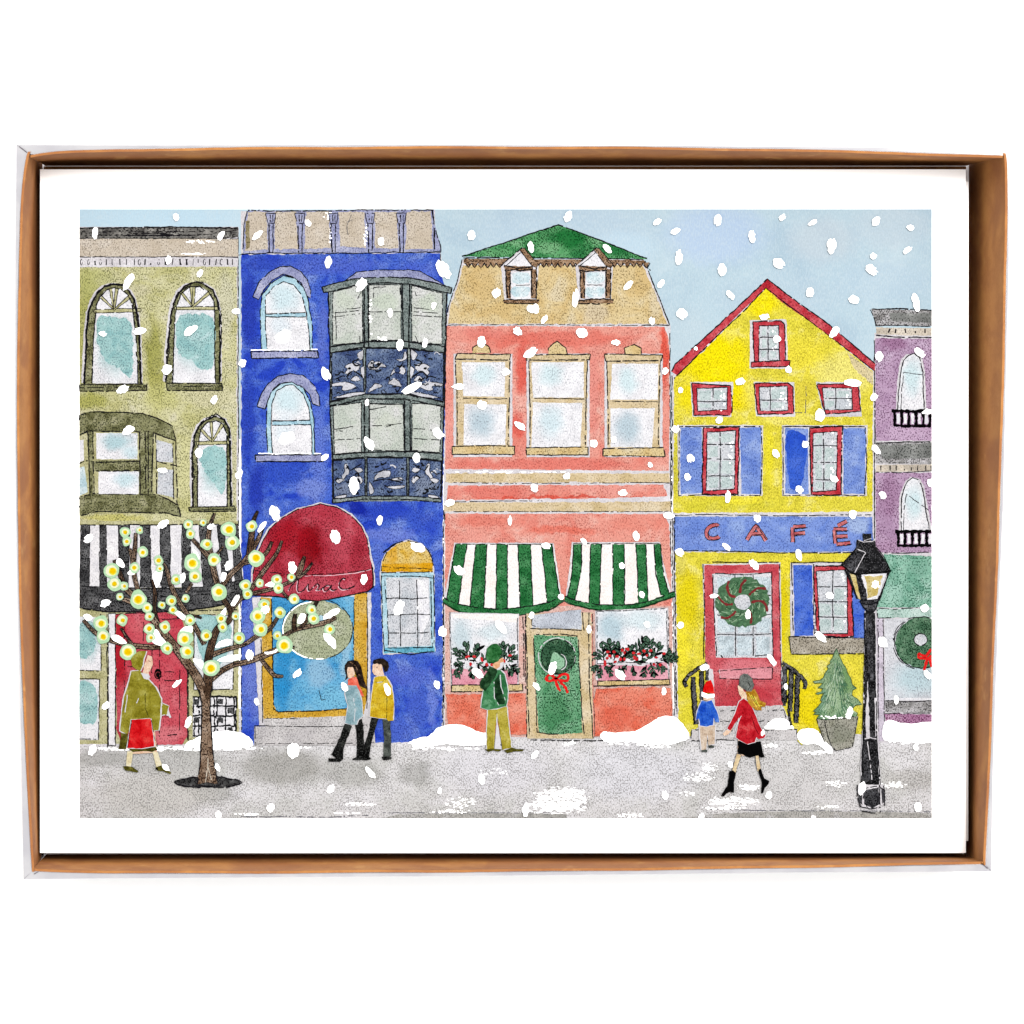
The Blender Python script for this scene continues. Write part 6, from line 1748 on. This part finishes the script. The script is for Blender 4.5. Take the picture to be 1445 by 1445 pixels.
b.fill([(1220, 813), (1245, 812), (1237, 840), (1225, 844)], wash('lantern_amber_wash', (1, 1, 1)), 1.2)
b.drag(1236, 824, 8, 12, 10, sx=4, sy=4)
b.line([(1212, 811), (1218, 830), (1222, 848)], 4.6, LMG, 0, .4)
b.line([(1211, 811), (1217, 830), (1221, 848)], 1.3, INK, .1)
b.line([(1192, 803), (1210, 845)], 2.2, INK, .05)
b.line([(1254, 806), (1240, 846)], 3, INK, .05)
b.line([(1251, 812), (1240, 840)], .9, PALE, .3)
b.fill([(1213, 848), (1240, 846), (1236, 858), (1233, 863), (1224, 863), (1218, 857)], LMG, .5, line=INK, lw=1.6, gap=.1)
b.line([(1216, 851), (1228, 853), (1239, 849)], 2, INK, .1)
b = part('lamp_cap', None, lamp)
b.fill([(1208, 772), (1236, 772), (1247, 788), (1257, 806), (1250, 808), (1214, 810), (1200, 808), (1187, 797)], LMB, .4)
b.fill([(1209, 777), (1218, 780), (1208, 806), (1200, 806), (1189, 798)], LMG, .5)
b.line([(1208, 774), (1220, 780), (1217, 786), (1206, 808)], 1.2, PALE, .25, .4, True)
b.line([(1187, 797), (1200, 808), (1214, 810), (1257, 806)], 1.6, INKB, .05, .4)
b.line([(1208, 774), (1187, 797)], 1.4, INKB, .05, .4)
b.line([(1236, 772), (1248, 788), (1257, 806)], 1.3, INKB, .05, .4)
b.fill([(1208, 761), (1218, 764), (1234, 762), (1236, 770), (1234, 776), (1222, 778), (1208, 774)], LMB, .6)
b.line([(1208, 761), (1218, 765), (1230, 764), (1235, 761)], 1.1, PALE, .25, .4)
b.fill([(1217, 753), (1229, 753), (1229, 763), (1218, 764)], LMB, .5)
b.line([(1219, 763), (1230, 760)], .9, PALE, .3)

# ------------------------------------------------------------------ snowflakes
FL = """134.5 329 4.5 8 0;248.7 306.6 4 5.5 0;312 333.5 4 7.5 40;238 366.7 4.5 6 20;182 397 5.5 13 35;282.4 386 3.5 6.5 20;333.4 439.5 5.5 4.5 0;197 467.4 5 9.5 70;145.4 471 5.5 3.5 0;269 466.4 5.5 11 50;236 521.7 6 8 40;342.5 512.6 5 5 40
173.4 549.6 5 9 60;302.7 564 4 6.5 35;181.4 607 5.5 9 65;281 639.6 5.5 6 20;229.6 663.7 7 3.5 0;337.5 669.5 4.5 7.5 45;230.4 739.3 5 8.5 65;125 760 4.5 8 45;297.7 743 4 5 45;322.6 798 4.5 7 30;149 851 4.5 8.5 60;250.3 964.2 3.5 7.5 45
149.5 995.6 4 7.5 45;266 1019 4.5 8.5 25;130.7 1058 5 8 20;234 1082.5 3.5 6 -40;307.3 1082.5 3.5 5 -20;308.5 1150 4.5 6 0;363.2 332.4 4 8 50;435 315 3.5 5.5 -30;537.6 341 5 5.5 0;463.7 369.7 4.5 8 0;510 402 6.5 10 25;550.6 442 4 6 0;564 487 5 8.5 0
460.4 528.3 5.5 10.5 -30;521 626 6 11 -30;458.7 645.4 4 6 40;499.8 685.3 7.5 11.5 0;388 723.5 7 12 -15;536 734.3 4.5 6.5 0;473.2 757.3 6.5 10.5 -10;518 568 3 5 0;413 800.5 6 7.5 0;513.6 817.6 5 7 0;563.4 857 6.5 11 10;468 866 5 13 60;466 903.5 6.5 11.5 -35;375 860 5 6.5 20;352.4 924.3 5 8.5 0;333.6 844.5 3.5 6 30
419.7 950.2 4 8.5 45;486 969 4.5 6.5 -40;362.4 989.8 3.5 5 0;546.8 972.3 4.5 8.5 -20;414 1059.5 7.5 12 0;522.7 1090.3 4 9 -45;467 1113.5 4 7 45;382.8 1139.3 5 6.5 0
665.4 332.4 5.5 6.5 10;749.3 349 4.5 8 0;626.4 380.5 8 14 -25;700.3 413.8 5.5 7 0;749 436 5 6 0;756 436 5 7 0;768.4 450.3 3.5 7 30;612.3 431.2 3.5 5 10;730.2 467.7 5 7 -40;679.6 482.7 6 7.5 -15;749.3 497.6 5.5 10.5 60;713.6 525 6 5 0;599.8 484.4 4 7 0
646.8 545.7 7 5 0;680 571.4 6 7 20;618.6 612 6 9.5 -40;581.2 547.3 5.5 15 65;587.9 646.2 5 7 -15;634.4 709.6 7 5 0;648 804.8 5.5 9 -50;624.7 890.8 6 7 0;589.8 772.4 6 11 -60;719.4 734 3 6 0;707 884.5 5 12 -30;674.5 950 5 10 -55;750 868 3.5 5 0;616.4 966 4 6 -20
756.8 968.2 3.5 7 -45;755 1064.5 4 7 40;679.5 1099.4 5 7.5 -5;620.6 1116 3.5 4.5 0;741.8 1142.6 5 9 0;801.8 305.8 5.5 7.5 20;927.4 313.3 3.5 6.5 55;952.7 326.5 4 6.5 60;958 364 5.5 10 8;856.3 350.6 4.5 7 -35;932.7 400.5 4 6 40;886.5 402.6 3.5 9 45;812.3 420.4 5 12 5;962.3 442.8 6.5 8.5 -50;919.8 453 4.5 5 0;821.4 470.2 8 7 0;869.3 483.5 6 4 0;938.5 524 4 5 0;981.7 491.8 2.8 2.8 0
734 601 8 5 30;838 626 5 5.5 0;866 620.4 4 4.5 40;917.7 656 3.5 3.8 -20;799.8 672 4.5 5 20;754 688.5 6 5 30;878.7 695 6 4.5 -20;953.4 605.4 5.5 5 0;960 550.6 3.5 3.8 0;770.7 769.8 7 4 0;823.9 764 3 6 -40;897.8 756.5 4 7.5 -10;943.5 727.4 7.5 4.5 0;877.9 798.3 4.5 4 0;959 779 5.5 6 0;906 839.2 4 4.5 0;791.8 842 4 4.5 0;831 887.7 3.5 5 0;960 882 4 5 20;913 881 4.5 4.5 0
779.9 942.3 5.5 9 15;875.4 952 5.5 8.5 -35;936.8 975.5 3.5 5.5 0;1012.5 310.8 5 9 5;1103.6 307 4 5 50;1146.5 314.6 3 7 70;1061 334 4.5 9 0;1018.9 380.5 6.5 8 -15;1099 372.2 6 9.5 -65;1030.5 416.6 4 8 -50;1142.6 413 5 7.5 -15;1078.7 447 7 4 0;1096 478.5 5 5.5 0;1112.4 522 4 5.5 10
1044.6 538.3 6 5.5 0;1014.7 592.6 4.8 4.8 0;1156.7 585.6 7 8.5 -20;1094.5 640 4.5 6.5 -40;974 647 5 6 0;970 672.8 4.3 5 0;1136 627 4.5 4.5 0;1027 701 4 8.5 0;1127.7 691 5.5 5 0;1068.7 731.3 4.5 6 -30;1024.7 771.2 3.5 6.5 -55;1126.8 783 4 8 -20;1063.7 796.4 5 9 -30;1006.7 841 5.5 3.2 0;1055.4 867 4 6 0;1088.6 931 4 9 -35;994 941.8 7 4.5 0;1108.6 969 3 4 0;1030.5 1078.6 3.5 4.5 -30;1076 1033.8 2.5 4 0;938.3 1121.8 4.8 5.8 0;1084.5 1121.8 5 5.5 0;990 1152 4 5 0;1147.6 1153.4 3.5 3.5 0
1173 347.3 6.5 10.5 0;1236 312.4 5.5 6.5 30;1284.4 321.6 4.5 4.5 0;1232 361.4 5 4 0;1280.2 353 4 6.5 50;1229.5 381 6 10 -55;1204.6 423 5 8.5 -70;1291.8 426.2 5 12.5 -15;1177.2 468.6 5.5 9 40;1240.3 503.5 5 8 0;1297.6 497.6 4.5 9.5 -50;1203 540 11 5.5 0;1232.9 560.7 5 5 0;1236.2 634.6 4 8.5 -35;1245.3 698.6 5 5.3 0;1313 681 4.5 6 0;1203 725.7 5.5 6 -40;1177.2 676 6 4.5 0;1308 581 7 4 0
1234.5 824.4 5 5 0;1304.3 858 6 5 0;1245.3 906 6 8.5 -20;1158 898.6 4 10.5 -45;1170.6 840.5 6 4.5 0;1308.4 951.8 3.5 8 -30;1264.4 987.3 3.5 6 0;1291.8 1054.6 3.7 4.2 0;1295 1138.5 4.8 7.5 0;1198.3 1006 5 7.5 10;1216.2 1112 5 9 20;1166.4 1054.6 4 9 -30"""
fl = [tuple(float(v) for v in q.split()) for ln in FL.split('\n') for q in ln.split(';')]
fl.sort(key=lambda q: -q[2] * q[3])
zabove()
zb = Zc.z
rest = None
for i, (x, y, rx, ry, an) in enumerate(fl):
    Zc.z = zb + (i % 6) * .0001
    if i < 100:
        s = part('snowflake')
    else:
        if rest is None:
            rest = part('small_snowflakes', 'printed smaller white flakes scattered over the whole picture')
        s = rest
    n = 18
    lob = random.uniform(0, 6.3)
    q = []
    for k in range(n):
        t = 2 * math.pi * k / n
        rr = 1 + .10 * math.sin(2 * t + lob) + random.gauss(0, .09)
        if k == int(lob * 3) % n and i % 3 == 0:
            rr *= .7
        q.append((rx * rr * math.cos(t), ry * rr * math.sin(t)))
    a_ = math.radians(an)
    q = [(x + u * math.cos(a_) - v * math.sin(a_), y + u * math.sin(a_) + v * math.cos(a_)) for u, v in q]
    s.fill(q, WHITE, .3)
for a in PARTS:
    if not a.f:
        continue
    if a.parent is None:
        a.parent = card
        a.build()
        a.o.location = (0, 0, -(ZC - T))
    else:
        a.build()
if rest.o is not None:
    rest.o['kind'] = 'stuff'
